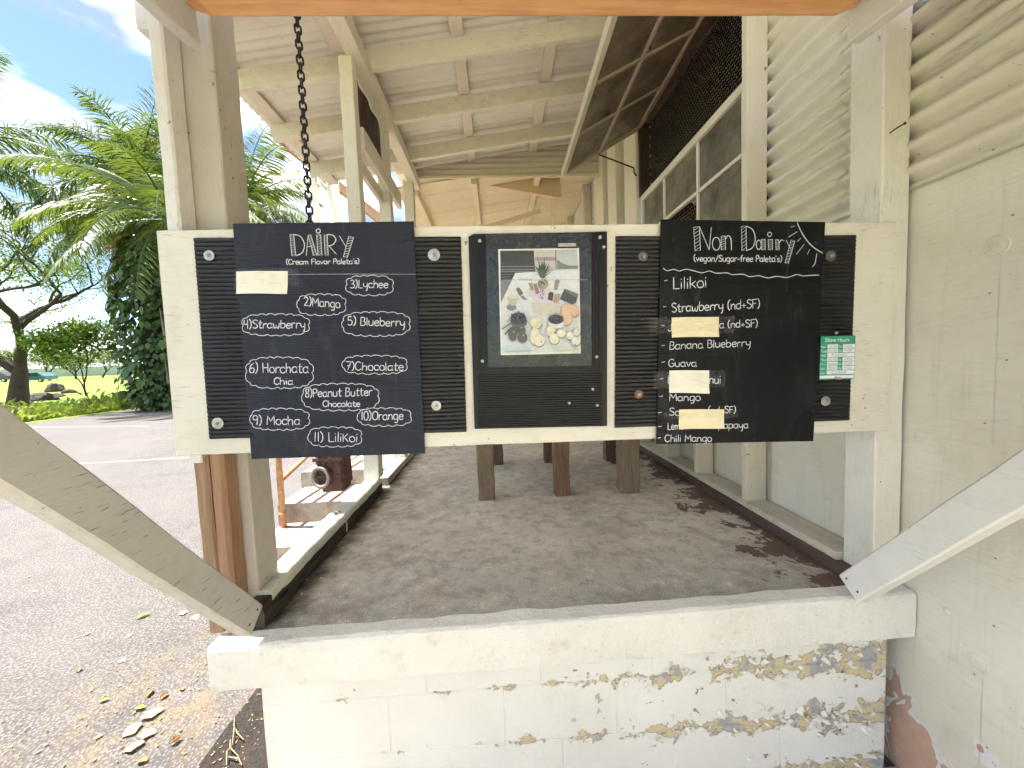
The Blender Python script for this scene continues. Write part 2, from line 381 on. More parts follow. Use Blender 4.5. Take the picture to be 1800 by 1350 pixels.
def m_ply():
    """painted plywood: knots under the paint, drips, mould, a few patches where the veneer has come away low down"""
    n = NT('painted_plywood'); p = n.pos; x, y, z = n.sep(p)
    g = n.mapping(p, (3, 1, 6)); gr = n.noise(g, 8, 6, .6, .8); big = n.noise(p, 1.5, 5, .6); gv = n.noise(n.mapping(p, (1, 2.2, 26)), 4, 6, .65, .5)
    c = n.mix(n.ramp(big, .3, .7), (.66, .62, .52), (.74, .71, .62))
    d = n.ramp(n.noise(p, 5, 7, .7), .56, .8); c = n.mix(n.math('MULTIPLY', d, .4), c, (.46, .42, .32)); c = n.mix(n.math('MULTIPLY', n.ramp(gv, .5, .72), .22), c, (.52, .47, .36))
    dr = n.noise(n.mapping(p, (1, 16, .8)), 3, 4, .6, .2); c = n.mix(n.math('MULTIPLY', n.ramp(dr, .58, .72), .22), c, (.50, .45, .33))
    kn, _ = n.voro(n.mapping(p, (.2, 1, 1), (0, .35, .42)), 2.1); ring = n.ramp(n.math('ABSOLUTE', n.math('SUBTRACT', kn, .075)), .0, .016, (1, 1, 1, 1), (0, 0, 0, 1))
    c = n.mix(n.math('MULTIPLY', n.math('MULTIPLY', ring, n.ramp(n.noise(p, 17, 3), .42, .6)), .55), c, (.28, .24, .17))
    ck = n.ramp(n.noise(n.mapping(p, (1, 2.0, 9)), 22, 4, .6, .4), .70, .725); ck = n.math('MULTIPLY', ck, n.ramp(n.noise(p, 2.2, 3), .5, .62))
    c = n.mix(n.math('MULTIPLY', ck, .6), c, (.16, .13, .09))
    low = n.math('MULTIPLY', n.maprange(z, -.62, -.22, .19, -.11, False), 1.0)
    far = n.maprange(y, .72, 1.12, -.20, 0)
    pe = n.math('ADD', n.math('ADD', n.noise(n.mapping(p, (1, 1.5, .95), (0, .6, .3), (.9, 0, 0)), 5.5, 5, .55, .9), low), far)
    m1 = n.ramp(pe, .60, .607); c = n.mix(n.ramp(pe, .53, .6), c, (.76, .75, .75))
    c = n.mix(m1, c, n.mix(n.noise(p, 25, 4), (.46, .29, .21), (.62, .44, .34)))
    h = n.math('ADD', n.math('MULTIPLY', gr, .5), n.math('ADD', n.math('MULTIPLY', ring, .5), n.math('MULTIPLY', m1, -.8)))
    return n.done(c, .6, n.bump(n.math('ADD', h, n.math('MULTIPLY', n.noise(p, 30, 5), .5)), .45, .005), .35)
def m_iron(key='painted_iron_sheet', col=(.73, .675, .555), mould=.8):
    n = NT(key); p = n.pos; x, y, z = n.sep(p)
    big = n.noise(p, 1.3, 5, .6)
    c = n.mix(n.ramp(big, .3, .7), mul(col, .92), mul(col, 1.04))
    st = n.ramp(n.noise(n.mapping(p, (1, 1, 3)), 6, 7, .7), .52, .74)
    c = n.mix(n.math('MULTIPLY', st, .3), c, tuple(a * b for a, b in zip(col, (.66, .62, .50))))
    # black mould sits in the valleys of the sheet
    val = n.ramp(n.math('SINE', n.math('MULTIPLY', z, 2 * math.pi / .082)), .0, .25, (1, 1, 1, 1), (0, 0, 0, 1))
    md = n.math('MULTIPLY', val, n.ramp(n.noise(n.mapping(p, (1, 1, 7)), 4, 8, .75), .50, .66))
    md = n.math('MULTIPLY', n.math('MULTIPLY', md, n.maprange(z, 1.6, 2.0, 0, mould)), n.maprange(y, 1.2, 1.5, 1, 0))
    c = n.mix(md, c, (.05, .05, .028))
    sp = n.ramp(n.noise(p, 48, 2), .735, .75); c = n.mix(n.math('MULTIPLY', sp, .6), c, (.10, .075, .05))
    return n.done(c, .5, n.bump(n.noise(p, 30, 4), .15, .003), .4)
M_ASPH, M_SOIL, M_LAWN, M_FLOOR, M_LEDGE, M_BLOCK, M_PLY, M_IRON = m_asphalt(), m_soil(), m_lawn(), m_floor(), m_stucco(), m_block(), m_ply(), m_iron()
M_ROOFIRON = m_iron('painted_roof_sheet', (.78, .735, .64), 0.0)
M_BROWN = paint('brown', (.115, .07, .055), 'y', .5, .5, .5, (.3, .27, .23))

b = MB(); b.grid(lambda u, v: (-900 + 1400 * u, -300 + 1500 * v, -.74), 8, 8)
tag(b.build('ground', M_LAWN), kind='structure')
b = MB()
edge = [(-16.3, -10), (-17.6, 9), (-17.4, 14.2), (-16.9, 17), (-16.6, 19.7), (-16.3, 24), (-16.0, 60)]
b.add([(x, y, GZ) for x, y in edge] + [(14, y, GZ) for x, y in edge], [(i, i + 1, i + 8, i + 7) for i in range(6)])
tag(b.build('road', M_ASPH), kind='structure')
# the lawn rises gently away from the road
b = MB()
def lawn(u, v):
    y = -10 + 190 * v; d = u * 220
    ex = -16.75 - .25 * math.sin(y * .5)
    return (ex - d, y, -.69 + .01 * min(1, d) + .0115 * max(0, d - 4) + .05 * mnoise.noise(Vector((d * .12, y * .12, 0))) * min(1, d / 3))
b.grid(lawn, 60, 60); tag(b.build('lawn', M_LAWN, None, True), kind='structure')
b = MB(); b.grid(lambda u, v: (-1.275 + .012 * mnoise.noise(Vector((0, v * 30, 3))) * (u < .1) + .42 * u, -3 + 7.0 * v, GZ + .004 + .02 * u * u + .006 * mnoise.noise(Vector((u * 4, v * 60, 1)))), 6, 90)
tag(b.build('soil_strip', M_SOIL), kind='structure')
M_LINE = plain('worn_road_paint', (.30, .29, .275), .8, 0, .4, 30)
p, q = onZ(126, 816, GZ), onZ(337, 804, GZ)
d = (q - p).normalized()
b = MB(); b.bar(p - d * 3 + Vector((0, 0, .003)), q + d * 4 + Vector((0, 0, .003)), .055, .004, ch=.0005)
tag(b.build('road_marking', M_LINE), kind='structure')
p, q = onZ(51, 751, GZ), onZ(170, 750, GZ); d = (q - p).normalized()
b = MB(); b.bar(p - d * 4 + Vector((0, 0, .003)), q + d * 2 + Vector((0, 0, .003)), .07, .004, ch=.0005)
tag(b.build('road_marking', M_LINE), kind='structure')
# unseen pale slab, added to bounce warm sunlight onto the facade
n = NT('pale_bounce_slab'); v_ = n.noise(n.pos, 4, 5, .6); M_BOUNCE = n.done(n.mix(n.ramp(v_, .3, .7), (.42, .37, .30), (.54, .49, .40)), .85, n.bump(n.noise(n.pos, 60, 3), .4, .004), .25)
b = MB(); b.box(-.86, 1.45, -9.0, 1.262, -.9, GZ + .012); tag(b.build('bounce_slab', M_BOUNCE), kind='structure')
# porch floor slab
b = MB(); b.box(-.955, 1.45, 1.285, 12, -.12, 0.0)
tag(b.build('porch_floor', M_FLOOR), kind='structure')

# ================================================================== masonry in front
t = thing('concrete_ledge', 'white painted concrete ledge along the front edge of the porch floor', 'ledge', (.2, 1.22, -.15))
b = MB()
prof = [(1.22, -.150), (1.216, -.145), (1.216, -.014), (1.220, -.004), (1.230, .002), (1.2845, .0035), (1.2845, -.150)]
N_ = 70; vs = []; fs = []
for i in range(N_ + 1):
    x = -.985 + 2.438 * i / N_; fx = i / N_
    for k, (y, z) in enumerate(prof):
        j = mnoise.noise(Vector((x * 6, k * 3.1, 0))) * .0035 + mnoise.noise(Vector((x * 25, k * 1.7, 4))) * .0015
        vs.append((x, y + (j if k < 6 else 0) + (mnoise.noise(Vector((x * 9, 3, 9))) * .007 if k == 5 else 0), z + j * .7 + ((-.006 + .026 * fx) if z > -.1 else (-.007 + .012 * fx))))
for i in range(N_):
    for k in range(7): fs.append((i * 7 + k, i * 7 + (k + 1) % 7, i * 7 + 7 + (k + 1) % 7, i * 7 + 7 + k))
fs += [tuple(range(7)), tuple(N_ * 7 + k for k in range(6, -1, -1))]
b.add(vs, fs); b.build('coping', M_LEDGE, t)
t = thing('block_wall', 'low concrete block wall under the ledge with flaking white and ochre paint', 'wall', (.25, 1.27, GZ))
b = MB(); b.box(-.852, 1.40, 1.2645, 1.50, -.9, -.152); b.build('mortar', M_BLOCK, t)
RH = .21
def block(x0, x1, z0, z1):
    b = MB(); g = .0013; x0 += g; x1 -= g; z0 += g; z1 -= g; yf = 1.2625 + random.uniform(-.0012, .0012); c = .0018
    j = lambda: random.uniform(-.0012, .0012)
    vs = [(x0, 1.30, z0), (x1, 1.30, z0), (x1, 1.30, z1), (x0, 1.30, z1), (x0 + j(), yf + c, z0 + j()), (x1 + j(), yf + c, z0 + j()), (x1 + j(), yf + c, z1 + j()), (x0 + j(), yf + c, z1 + j()),
          (x0 + c * 1.5, yf, z0 + c * 1.5), (x1 - c * 1.5, yf, z0 + c * 1.5), (x1 - c * 1.5, yf, z1 - c * 1.5), (x0 + c * 1.5, yf, z1 - c * 1.5)]
    fs = [(8, 9, 10, 11)] + [(4 + i, 4 + (i + 1) % 4, 8 + (i + 1) % 4, 8 + i) for i in range(4)] + [(i, (i + 1) % 4, 4 + (i + 1) % 4, 4 + i) for i in range(4)]
    b.add(vs, fs); b.build('block', M_BLOCK, t)
zj = [-.1515, -.257, -.467, -.677, -.887]
for r in range(4):
    z1, z0 = zj[r], zj[r + 1]
    first = (-.30, -.03, -.23, -.03)[r]
    xs = [-.856]; x = first - .8
    while x < 1.37:
        if x > -.80: xs.append(x)
        x += .405
    xs.append(1.398)
    for a, c in zip(xs, xs[1:]): block(a, c, z0, z1)

# loose flakes of paint standing off the block faces
random.seed(23); b = MB()
for k in range(150):
    x = 1.36 - abs(random.gauss(0, .55)); z = random.choice(zj[1:4]) + random.gauss(0, .03)
    if x < .0 or z < -.69 or z > -.17: continue
    r = random.uniform(.004, .013); ph = random.uniform(0, 6.28); hinge = random.uniform(0, 6.28); lift = random.uniform(.003, .009)
    pts = []
    for i in range(7):
        a = ph + i * .897; rr_ = r * random.uniform(.6, 1.25); px_, pz_ = rr_ * math.cos(a), rr_ * .75 * math.sin(a)
        f = max(0, (px_ * math.cos(hinge) + pz_ * math.sin(hinge)) / r + .5); pts.append((x + px_, 1.2602 - lift * f * f, z + pz_))
    b.prism(pts, (0, .0012, 0))
b.build('loose_paint', plain('loose_white_paint', (.74, .72, .68), .7, 0, .06, 30, .1), t, kind='stuff')
# ================================================================== the right-hand wall
XW = 1.455
t = thing('side_wall', 'cream building wall of corrugated iron over plywood on the right', 'wall', (XW, 3, GZ))
SIDE = t
PITCH_C = .082
def corr_sheet(y0, y1, z0, z1, x, name='iron_sheet', parent=None, amp=.0185, mat=None, ny=24, wob=.0):
    b = MB(); nz_ = int((z1 - z0) / PITCH_C * 8)
    def fn(u, v):
        z = z0 + (z1 - z0) * v; y = y0 + (y1 - y0) * u
        return (x - amp * math.sin(2 * math.pi * z / PITCH_C) + .002 * mnoise.noise(Vector((y * 1.3, z * 2, 0))), y + wob * mnoise.noise(Vector((0, z * 20, 1))), z + .002 * mnoise.noise(Vector((y * .5, z * .2, 5))))
    b.grid(fn, ny, nz_)
    return b.build(name, mat or M_IRON, parent, True)
ZL = 1.437
WY0, WY1, WZ0, WZ1 = 1.985, 3.43, 1.18, 2.97        # window opening
corr_sheet(-2.4, .30, ZL - .01, 3.6, XW - .004, parent=t)
corr_sheet(.27, 1.55, ZL - .01, 3.6, XW, parent=t)
corr_sheet(1.53, WY0 - .01, ZL - .01, 3.6, XW - .003, parent=t)
corr_sheet(WY0 - .01, WY1 + .01, WZ1, 3.6, XW, parent=t)
corr_sheet(WY1 + .01, 6.0, ZL - .01, 3.45, XW, parent=t)
corr_sheet(5.98, 12.0, ZL - .01, 4.3, XW - .002, parent=t)
# plywood below, in sheets with open joints
def ply(y0, y1, z0, z1, x=XW + .010):
    b = MB(); b.grid(lambda u, v: (x - .006 + .003 * mnoise.noise(Vector((u * 3, v * 3, y0))), y0 + (y1 - y0) * u, z0 + (z1 - z0) * v), 12, 12)
    f = len(b.f); b.box(x, x + .012, y0, y1, z0, z1, .001); b.build('plywood_panel', M_PLY, t)
for y0, y1 in ((-2.4, -.0178), (-.017, 1.035), (1.0356, 1.93), (1.933, 2.9), (2.903, 4.1), (4.103, 6.5), (6.503, 12)):
    z1 = ZL + .012 if y1 <= 1.94 or y0 > 3.4 else 1.15
    if .0 < y0 < 1.1 or y0 == -.017:
        ply(y0, y1, -.86, .2240); ply(y0, y1, .2248, z1)
    else: ply(y0, y1, -.86 if y1 < 1.5 else .02, z1)
# raised round plugs and bosses under the paint near the corner
M_PLUG = M_PLY
for px, py, r in ((1716, 1165, .024), (1606, 1108, .016), (1661, 1073, .010), (1750, 432, .027)):
    c = at(px, py, 0, XW); b = MB()
    b.lathe([(r * 1.25, -.004), (r * 1.1, .0004), (r, .0016), (r * .92, .0002), (r * .85, .0010), (r * .4, .0020), (.001, .0022)], (c.x + .004, c.y, c.z), (-1, 0, 0), 18)
    b.build('plug', M_PLUG, t, True)
for k in range(11):
    yy_ = random.choice((1.012, 1.058)) + random.uniform(-.006, .006); zz_ = -.55 + .2 * (k % 11) + random.uniform(-.01, .01)
    b = MB(); b.lathe([(.0026, -.004), (.0026, .0006), (.0015, .0012)], (XW + .003, yy_, zz_), (-1, 0, 0), 8); b.build('nail_head', plain('painted_nail', (.30, .26, .20), .7, 0), t)
# studs, plate and skirting
P = lambda ax, k='cream', c=CREAM: paint(k, c, ax)
def stud(y0, y1, z0, z1, x0=1.33, name='stud'):
    b = MB(); b.bar(((x0 + XW - .015) / 2, (y0 + y1) / 2, z0), ((x0 + XW - .015) / 2, (y0 + y1) / 2, z1), XW - .015 - x0, y1 - y0, (0, 1, 0), 10, .0012)
    b.build(name, P('z'), t)
stud(1.94, 1.982, .085, 3.45)
stud(2.885, 2.925, .085, WZ0 - .05); stud(2.44, 2.48, .085, WZ0 - .05)
for y0, y1 in ((3.435, 3.74), (4.00, 4.27), (4.46, 4.82), (5.4, 5.5), (6.6, 6.7)): stud(y0, y1, .085, 3.42)
b = MB(); b.bar((1.384, 1.394, .070), (1.384, 12, .070), .128, .032, seg=30, jit=.0015); b.build('sill_plate', paint('sill', (.63, .575, .46), 'y', .9, .9), t)
b = MB(); b.bar((1.384, 1.30, .027), (1.384, 12, .027), .140, .052, seg=30, jit=.002); b.build('skirting', M_BROWN, t)
# dark room behind the window
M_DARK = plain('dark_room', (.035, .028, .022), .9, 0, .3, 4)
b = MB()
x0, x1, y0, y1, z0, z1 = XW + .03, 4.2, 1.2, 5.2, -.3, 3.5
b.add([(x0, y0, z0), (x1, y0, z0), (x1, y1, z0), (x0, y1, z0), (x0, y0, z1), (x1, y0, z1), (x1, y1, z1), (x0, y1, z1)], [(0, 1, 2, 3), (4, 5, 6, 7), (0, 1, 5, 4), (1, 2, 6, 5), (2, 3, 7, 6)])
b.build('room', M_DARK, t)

# ---------------------------------------------------------------- the window in that wall
t = thing('fixed_window', 'fixed lower window with dusty panes, one pane broken, beside the porch', 'window', (1.40, 2.7, WZ0))
XS = 1.385
Mw = P('y'); Mwz = P('z')
def wbar(y0, z0, y1, z1, wd, name='muntin', x=XS, dep=.03, mat=None):
    b = MB()
    if y0 == y1: b.bar((x, y0, z0), (x, y1, z1), dep, wd, (0, 1, 0), 6, .0008)
    else: b.bar((x, y0, z0), (x, y1, z1), dep, wd, (0, 0, 1), 6, .0008)
    b.build(name, mat or (Mwz if y0 == y1 else Mw), t)
ZT = 2.315
wbar(WY0, ZT - .02, WY1 + .02, ZT - .02, .05, 'top_rail', dep=.045)
wbar(WY0, WZ0 + .02, WY1, WZ0 + .02, .06, 'bottom_rail', dep=.045)
wbar(WY0 + .025, WZ0 + .05, WY0 + .025, ZT - .045, .05, 'stile', dep=.043); wbar(WY1 - .02, WZ0 + .05, WY1 - .02, ZT - .045, .05, 'stile', dep=.043)
for y in (2.49, 2.98): wbar(y, WZ0 + .05, y, ZT - .046, .022)
for z in (1.955, 1.57): wbar(WY0 + .05, z, WY1 - .045, z, .024, dep=.031)
def m_dusty(key, col, alpha=.72):
    n = NT(key); p = n.pos; d = n.noise(p, 5, 6, .65); e = n.noise(p, 40, 3)
    n.done(n.mix(n.ramp(d, .3, .7), mul(col, .7), mul(col, 1.25)), .35, None, .5)
    tr = n.t.nodes.new('ShaderNodeBsdfTransparent'); tr.inputs['Color'].default_value = (.8, .76, .66, 1)
    ms = n.t.nodes.new('ShaderNodeMixShader'); n.put(ms.inputs[0], n.maprange(n.math('ADD', d, n.math('MULTIPLY', e, .2)), .3, .8, alpha - .22, alpha + .2))
    n.link(tr.outputs[0], ms.inputs[1]); n.link(n.b.outputs[0], ms.inputs[2]); n.link(ms.outputs[0], n.out.inputs['Surface']); return n.m
M_DUSTY = m_dusty('dusty_window_glass', (.17, .15, .11), .84)
M_DUSTY2 = m_dusty('grimy_sash_glass', (.17, .135, .09), .84)
ys = [WY0 + .05, 2.479, 2.501, 2.969, 2.991, WY1 - .045]; zs = [WZ0 + .05, 1.558, 1.582, 1.943, 1.967, ZT - .046]
for i in range(3):
    for j in range(3):
        ya, yb, za, zb_ = ys[2 * i], ys[2 * i + 1], zs[2 * j], zs[2 * j + 1]
        b = MB()
        if i == 1 and j == 1:      # broken: only shards left at the far side
            b.prism([(XS, ya, zb_ - .02), (XS, ya, zb_), (XS, ya + .10, zb_), (XS, ya + .05, zb_ - .05)], (.003, 0, 0))
            b.prism([(XS, yb, za), (XS, yb, zb_ - .05), (XS, yb - .12, zb_ - .22), (XS, yb - .07, za + .04), (XS, yb - .3, za)], (.003, 0, 0))
        else: b.box(XS - .0015, XS + .0015, ya, yb, za, zb_, .0003)
        b.build('pane', M_DUSTY, t)
M_JAMB = wood('dark', (.055, .032, .02), (.09, .055, .035), 'z')
b = MB(); b.bar((1.40, WY1 - .005, ZT), (1.40, WY1 - .005, WZ1), .09, .05, (0, 1, 0), 4, .001); b.build('jamb', M_JAMB, t)
b = MB(); b.bar((1.40, WY0, WZ1 - .02), (1.40, WY1, WZ1 - .02), .10, .05, seg=6, jit=.001); b.build('head', M_JAMB, t)
# chicken wire behind the whole opening
b = MB(); a_ = .0165; xw = 1.432; rr = .0014
def wire(p, q):
    p = Vector(p); q = Vector(q); d = (q - p).normalized(); s1 = Vector((1, 0, 0)); s2 = d.cross(s1)
    tri = [s1 * rr, s2 * rr * .87 - s1 * rr * .5, -s2 * rr * .87 - s1 * rr * .5]
    b.add([p + k for k in tri] + [q + k for k in tri], [(0, 1, 4, 3), (1, 2, 5, 4), (2, 0, 3, 5)])
dy, dz = a_ * 1.732, a_ * 1.5
row = 0; z = 1.5
while z < WZ1 - .03:
    y = WY0 + .02 + (row % 2) * dy / 2
    while y < WY1 - .04:
        jj = lambda: random.uniform(-.0012, .0012)
        c = (xw + jj(), y + jj(), z + jj())
        wire((xw, y, z + a_ / 2), (xw, y, z + a_)); wire((xw, y, z + a_ / 2), (xw, y + dy / 2, z)); wire((xw, y, z + a_ / 2), (xw, y - dy / 2, z))
        y += dy
    row += 1; z += dz
b.build('wire_mesh', plain('dull_wire', (.34, .27, .22), .6, .1, .3, 40, 0), t, kind='stuff')

# ---------------------------------------------------------------- the open top-hung sash
t = thing('awning_sash', 'top-hung window sash propped open over the porch, grimy panes seen from below', 'window sash', (1.2, 2.7, 2.5))
H0, H1 = Vector((1.375, 1.96, 2.975)), Vector((1.375, 3.435, 2.925))       # hinge side, near and far
O0, O1 = Vector((.655, 1.96, 2.635)), Vector((.655, 3.435, 2.525))         # outer side
def sp(u, v): return (H0.lerp(H1, v)).lerp(O0.lerp(O1, v), u)             # u 0 hinge..1 outer, v 0 near..1 far
nrm_ = (O0 - H0).cross(H1 - H0).normalized()
if nrm_.z < 0: nrm_ = -nrm_
M_SASH = paint('sashframe', (.36, .27, .19), 'y', .8, .8, .6, (.16, .08, .04)); M_SASHX = paint('sashframe', (.36, .27, .19), 'x', .8, .8, .6, (.16, .08, .04))
def sbar(u0, v0, u1, v1, wd, th, name, mat):
    b = MB(); b.bar(sp(u0, v0), sp(u1, v1), wd, th, nrm_, 8, .0008); b.build(name, mat, t)
sbar(.973, .0, .973, 1, .042, .036, 'outer_rail', P('y', 'sashcream', (.60, .545, .43)))
sbar(.03, 0, .03, 1, .05, .036, 'hinge_rail', M_SASH)
sbar(.06, .985, .95, .985, .045, .035, 'end_stile', M_SASHX); sbar(.06, .015, .95, .015, .045, .035, 'end_stile', M_SASHX)
sbar(.52, .03, .52, .97, .026, .030, 'muntin', paint('sashmunt', (.42, .33, .27), 'y', .9, .8, .6, (.18, .10, .07)))
vsplit = [.03, .335, .655, .97]
for v in vsplit[1:3]:
    sbar(.065, v, .505, v, .024, .028, 'muntin', M_SASHX); sbar(.535, v, .945, v, .024, .028, 'muntin', M_SASHX)
for i in range(3):
    for u0, u1 in ((.06, .505), (.535, .945)):
        b = MB(); e = .006; va, vb = vsplit[i] + .008, vsplit[i + 1] - .008
        b.prism([sp(u0, va), sp(u1, va), sp(u1, vb), sp(u0, vb)], nrm_ * .003); b.build('pane', M_DUSTY2, t)
for v in (.3, .68):
    b = MB(); c = sp(.0, v); b.box(c.x - .02, c.x + .03, c.y - .05, c.y + .05, c.z - .012, c.z + .006); b.build('hinge', plain('rust', (.10, .045, .022), .8, .2, .4, 30, .4), t)
b = MB(); b.tube([sp(.55, .985) - nrm_ * .02, Vector((1.30, 3.40, 2.56))], .006, 6); b.tube([Vector((1.30, 3.40, 2.56)), Vector((1.30, 3.40, 2.52)), Vector((1.33, 3.42, 2.50))], .006, 6)
b.build('stay_rod', plain('black_iron', (.012, .011, .011), .5, .5, .2, 30), t)
# ================================================================== posts, braces, beam
def single(name, label, cat, p0, p1, wd, ht, up, mat, seg=10, jit=.0012, ch=.004, group=None):
    b = MB(); b.bar(p0, p1, wd, ht, up, seg, jit, ch); o = b.build(name, mat); return tag(o, label, cat, group)
def barbox(b, x0, x1, y0, y1, z0, z1, seg=10, jit=.0012, ch=.004):
    return b.bar(((x0 + x1) / 2, (y0 + y1) / 2, z0), ((x0 + x1) / 2, (y0 + y1) / 2, z1), x1 - x0, y1 - y0, (0, 1, 0), seg, jit, ch)
YP = 1.272
PG = lambda ax: paint('greywhite', GREYW, ax, .5, .5)
t = thing('corner_post', 'tall grey-white built-up corner post behind the left end of the sign board', 'post', (-.95, 1.35, 0))
b = MB(); barbox(b, -1.030, -.986, YP, 1.345, .60, 3.02, 20, .0012, .006); b.build('facing_board', paint('facing', (.74, .72, .68), 'z', .6, .5), t)
b = MB(); barbox(b, -1.004, -.890, 1.347, 1.475, .104, 2.96, 20); b.build('shaft', PG('z'), t)
t = thing('bare_post', 'unpainted reddish timber post standing on the left end of the ledge', 'post', (-.96, 1.31, 0))
WB = lambda ax: wood('redwood', (.30, .165, .098), (.39, .235, .145), ax, .6, 4, .35)
b = MB(); barbox(b, -.970, -.922, YP, 1.347, .005, .66, 10, .001, .012); b.build('plank', WB('z'), t)
b = MB(); barbox(b, -1.021, -.9725, YP + .004, 1.345, .005, .655, 10, .001, .006); b.build('plank', wood('greyred', (.24, .145, .09), (.36, .24, .155), 'z', .7, 4, .5), t)
t = thing('wall_post', 'white square post against the wall at the right end of the sign board', 'post', (1.33, 1.3, 0))
b = MB(); barbox(b, 1.349, 1.449, YP, 1.393, .03, 3.3, 20); b.build('shaft', paint('whitepost', WHITE, 'z', .5, .4), t)
b = MB(); barbox(b, 1.3465, 1.405, YP - .0018, 1.30, .032, .62, 6, .0008); b.build('patch_board', paint('whitepost', WHITE, 'z', .5, .4), t)
n0 = onY(1575, 226, YP - .02); n1 = onY(1590, 217, YP - .045)
b = MB(); b.tube([n0 + Vector((0, .06, -.01)), n0, n1], .0022, 6); b.lathe([(.005, 0), (.005, .002)], n1, (n1 - n0), 10); b.build('nail', plain('rust', (.10, .045, .022), .8, .2, .4, 30, .4), t)
# the two steep braces that run from the ledge up towards the front awning
def brace(x0, x1, y, z, label, mat, slope=1.255):
    d = Vector((0, -1, slope)).normalized(); u = Vector((0, slope, 1)).normalized()
    p = Vector(((x0 + x1) / 2, y, z)) - u * .046
    o = single('diagonal_brace', label, 'brace', p, p + d * 2.02, abs(x1 - x0), .092, u, mat, 16, .001, .005)
    side = x1 if x0 < 0 else x0; sg = 1 if x0 < 0 else -1; md = plain('dark_nail', (.035, .025, .02), .7, .3)
    for a_, e_ in ((.022, .024), (.030, -.022)):
        b = MB(); b.lathe([(.0036, 0), (.0036, .0012), (.002, .0018)], Vector((side, p.y, p.z)) + d * a_ + u * e_, (sg, 0, 0), 10); b.build('nail_head', md, o)
brace(-.858, -.816, 1.252, .112, 'grey-white diagonal brace rising from the left end of the ledge', paint('brace', (.52, .51, .475), 'y', .7, .6))
brace(1.20, 1.25, 1.254, .084, 'white diagonal brace rising from the right end of the ledge', paint('bracewhite', (.74, .73, .69), 'y', .35, .35))
# the awning over the camera: two outlookers, sheet and outer beam
t = thing('front_awning', 'rafters of the awning meeting the posts at the top corners', 'awning', (.2, 1.2, 1.9))
SL = .12
for x0, x1, m in ((-.912, -.871, paint('facing', (.66, .64, .60), 'y', .6, .5)), (1.212, 1.262, paint('bracewhite', (.74, .73, .69), 'y', .35, .35))):
    b = MB(); xc = (x0 + x1) / 2
    b.bar((xc, 1.262, 1.962), (xc, -.22, 1.962 - SL * 1.482), x1 - x0, .11, (0, 0, 1), 14, .001); b.build('rafter', m, t)
b = MB()
def aw(u, v):
    x = -1.25 + 2.68 * u; y = 1.20 - 1.5 * v
    return (x, y, 2.035 - SL * (1.2 - y) + .008 * math.sin(x * 2 * math.pi / .08))
b.grid(aw, 260, 4); b.build('iron_sheet', M_ROOFIRON, t, True)
b = MB(); b.bar((-1.10, -.16, 1.70), (1.43, -.16, 1.70), .09, .09, seg=8, jit=.001); b.build('outer_beam', P('x'), t)
b = MB(); b.box(-1.085, -1.034, 1.30, 1.36, 1.985, 2.3, .003); b.build('packing_block', paint('facing', (.66, .64, .60), 'y', .6, .5), t)
# bare beam between the outlookers
b = MB()
xa, xb, rr = -.868, 1.209, .045
prof = [(1.175, 2.13), (1.175, 1.995), (1.179, 1.985), (1.19, 1.979), (1.245, 1.979), (1.257, 1.985), (1.262, 1.995), (1.262, 2.13)]
vs = []; fs = []; NS = 40
for i in range(NS + 1):
    x = xa + (xb - xa) * i / NS
    e = min(i, NS - i); 
    lift = .018 * max(0, 1 - e / 1.0)
    for y, z in prof: vs.append((x, y + random.uniform(-.0006, .0006), z + (lift if z < 2.05 else 0) + random.uniform(-.0006, .0006)))
for i in range(NS):
    for k in range(8): fs.append((i * 8 + k, i * 8 + (k + 1) % 8, i * 8 + 8 + (k + 1) % 8, i * 8 + 8 + k))
fs += [tuple(range(8)), tuple(NS * 8 + k for k in range(8))]
b.add(vs, fs)
tag(b.build('overhead_beam', wood('orange', (.66, .33, .135), (.80, .46, .22), 'x', .5, 3.2, .22)), 'bare orange-brown timber beam across the top, between the two posts', 'beam')
# threshold timber, second, third and fourth posts along the open side
M_THR = paint('threshold', (.64, .64, .57), 'y', 1.0, .8, .6, (.10, .085, .06), .60)
b = MB(); b.bar((-.899, 1.352, .053), (-.899, 2.66, .053), .106, .098, seg=24, jit=.003, ch=.008)
o_thr = tag(b.build('threshold_timber', M_THR), 'flaking white timber lying along the open left edge of the floor', 'timber')
b = MB(); b.bar((-.8440, 1.290, .034), (-.8440, 2.66, .034), .006, .062, seg=30, jit=.003, ch=.002); b.box(-.905, -.847, 1.292, 1.351, .004, .085); b.build('grimy_shade_strip', wood('black', (.03, .024, .018), (.085, .066, .05), 'y', .9), o_thr)  # dark strip and block: grime plus the shade beside the timber, as colour
b = MB(); b.bar((-.885, 2.80, .03), (-.885, 9.0, .03), .09, .055, seg=20, jit=.002); tag(b.build('edge_timber', paint('edgegrey', (.42, .40, .36), 'y', .8, .7)), 'grey timber edging the floor beyond the second post', 'timber')
t = thing('porch_post', 'cream porch post standing on the far end of the flaking timber', 'post', (-.91, 2.7, .1))
b = MB(); barbox(b, -.957, -.868, 2.655, 2.745, .103, 2.95, 20); b.build('shaft', P('z'), t)
b = MB(); barbox(b, -.963, -.856, 2.648, 2.75, .102, .30, 4); b.build('base_board', M_THR, t)
single('porch_post', 'second inner porch post, at the far side of the dark panel', 'post', (-.91, 3.46, .05), (-.91, 3.46, 2.95), .10, .09, (0, 1, 0), P('z'), 20)
single('porch_post', 'third inner porch post, where the porch roof ends', 'post', (-.90, 4.44, .05), (-.90, 4.44, 2.95), .105, .10, (0, 1, 0), P('z'), 20)
t = thing('side_panel', 'framed dark brown panel high between the inner porch posts', 'panel', (-.87, 3.06, 2.4))
n = NT('dark_cloth'); s_ = n.noise(n.mapping(n.pos, (1, 1, .25)), 14, 5, .6, .5)
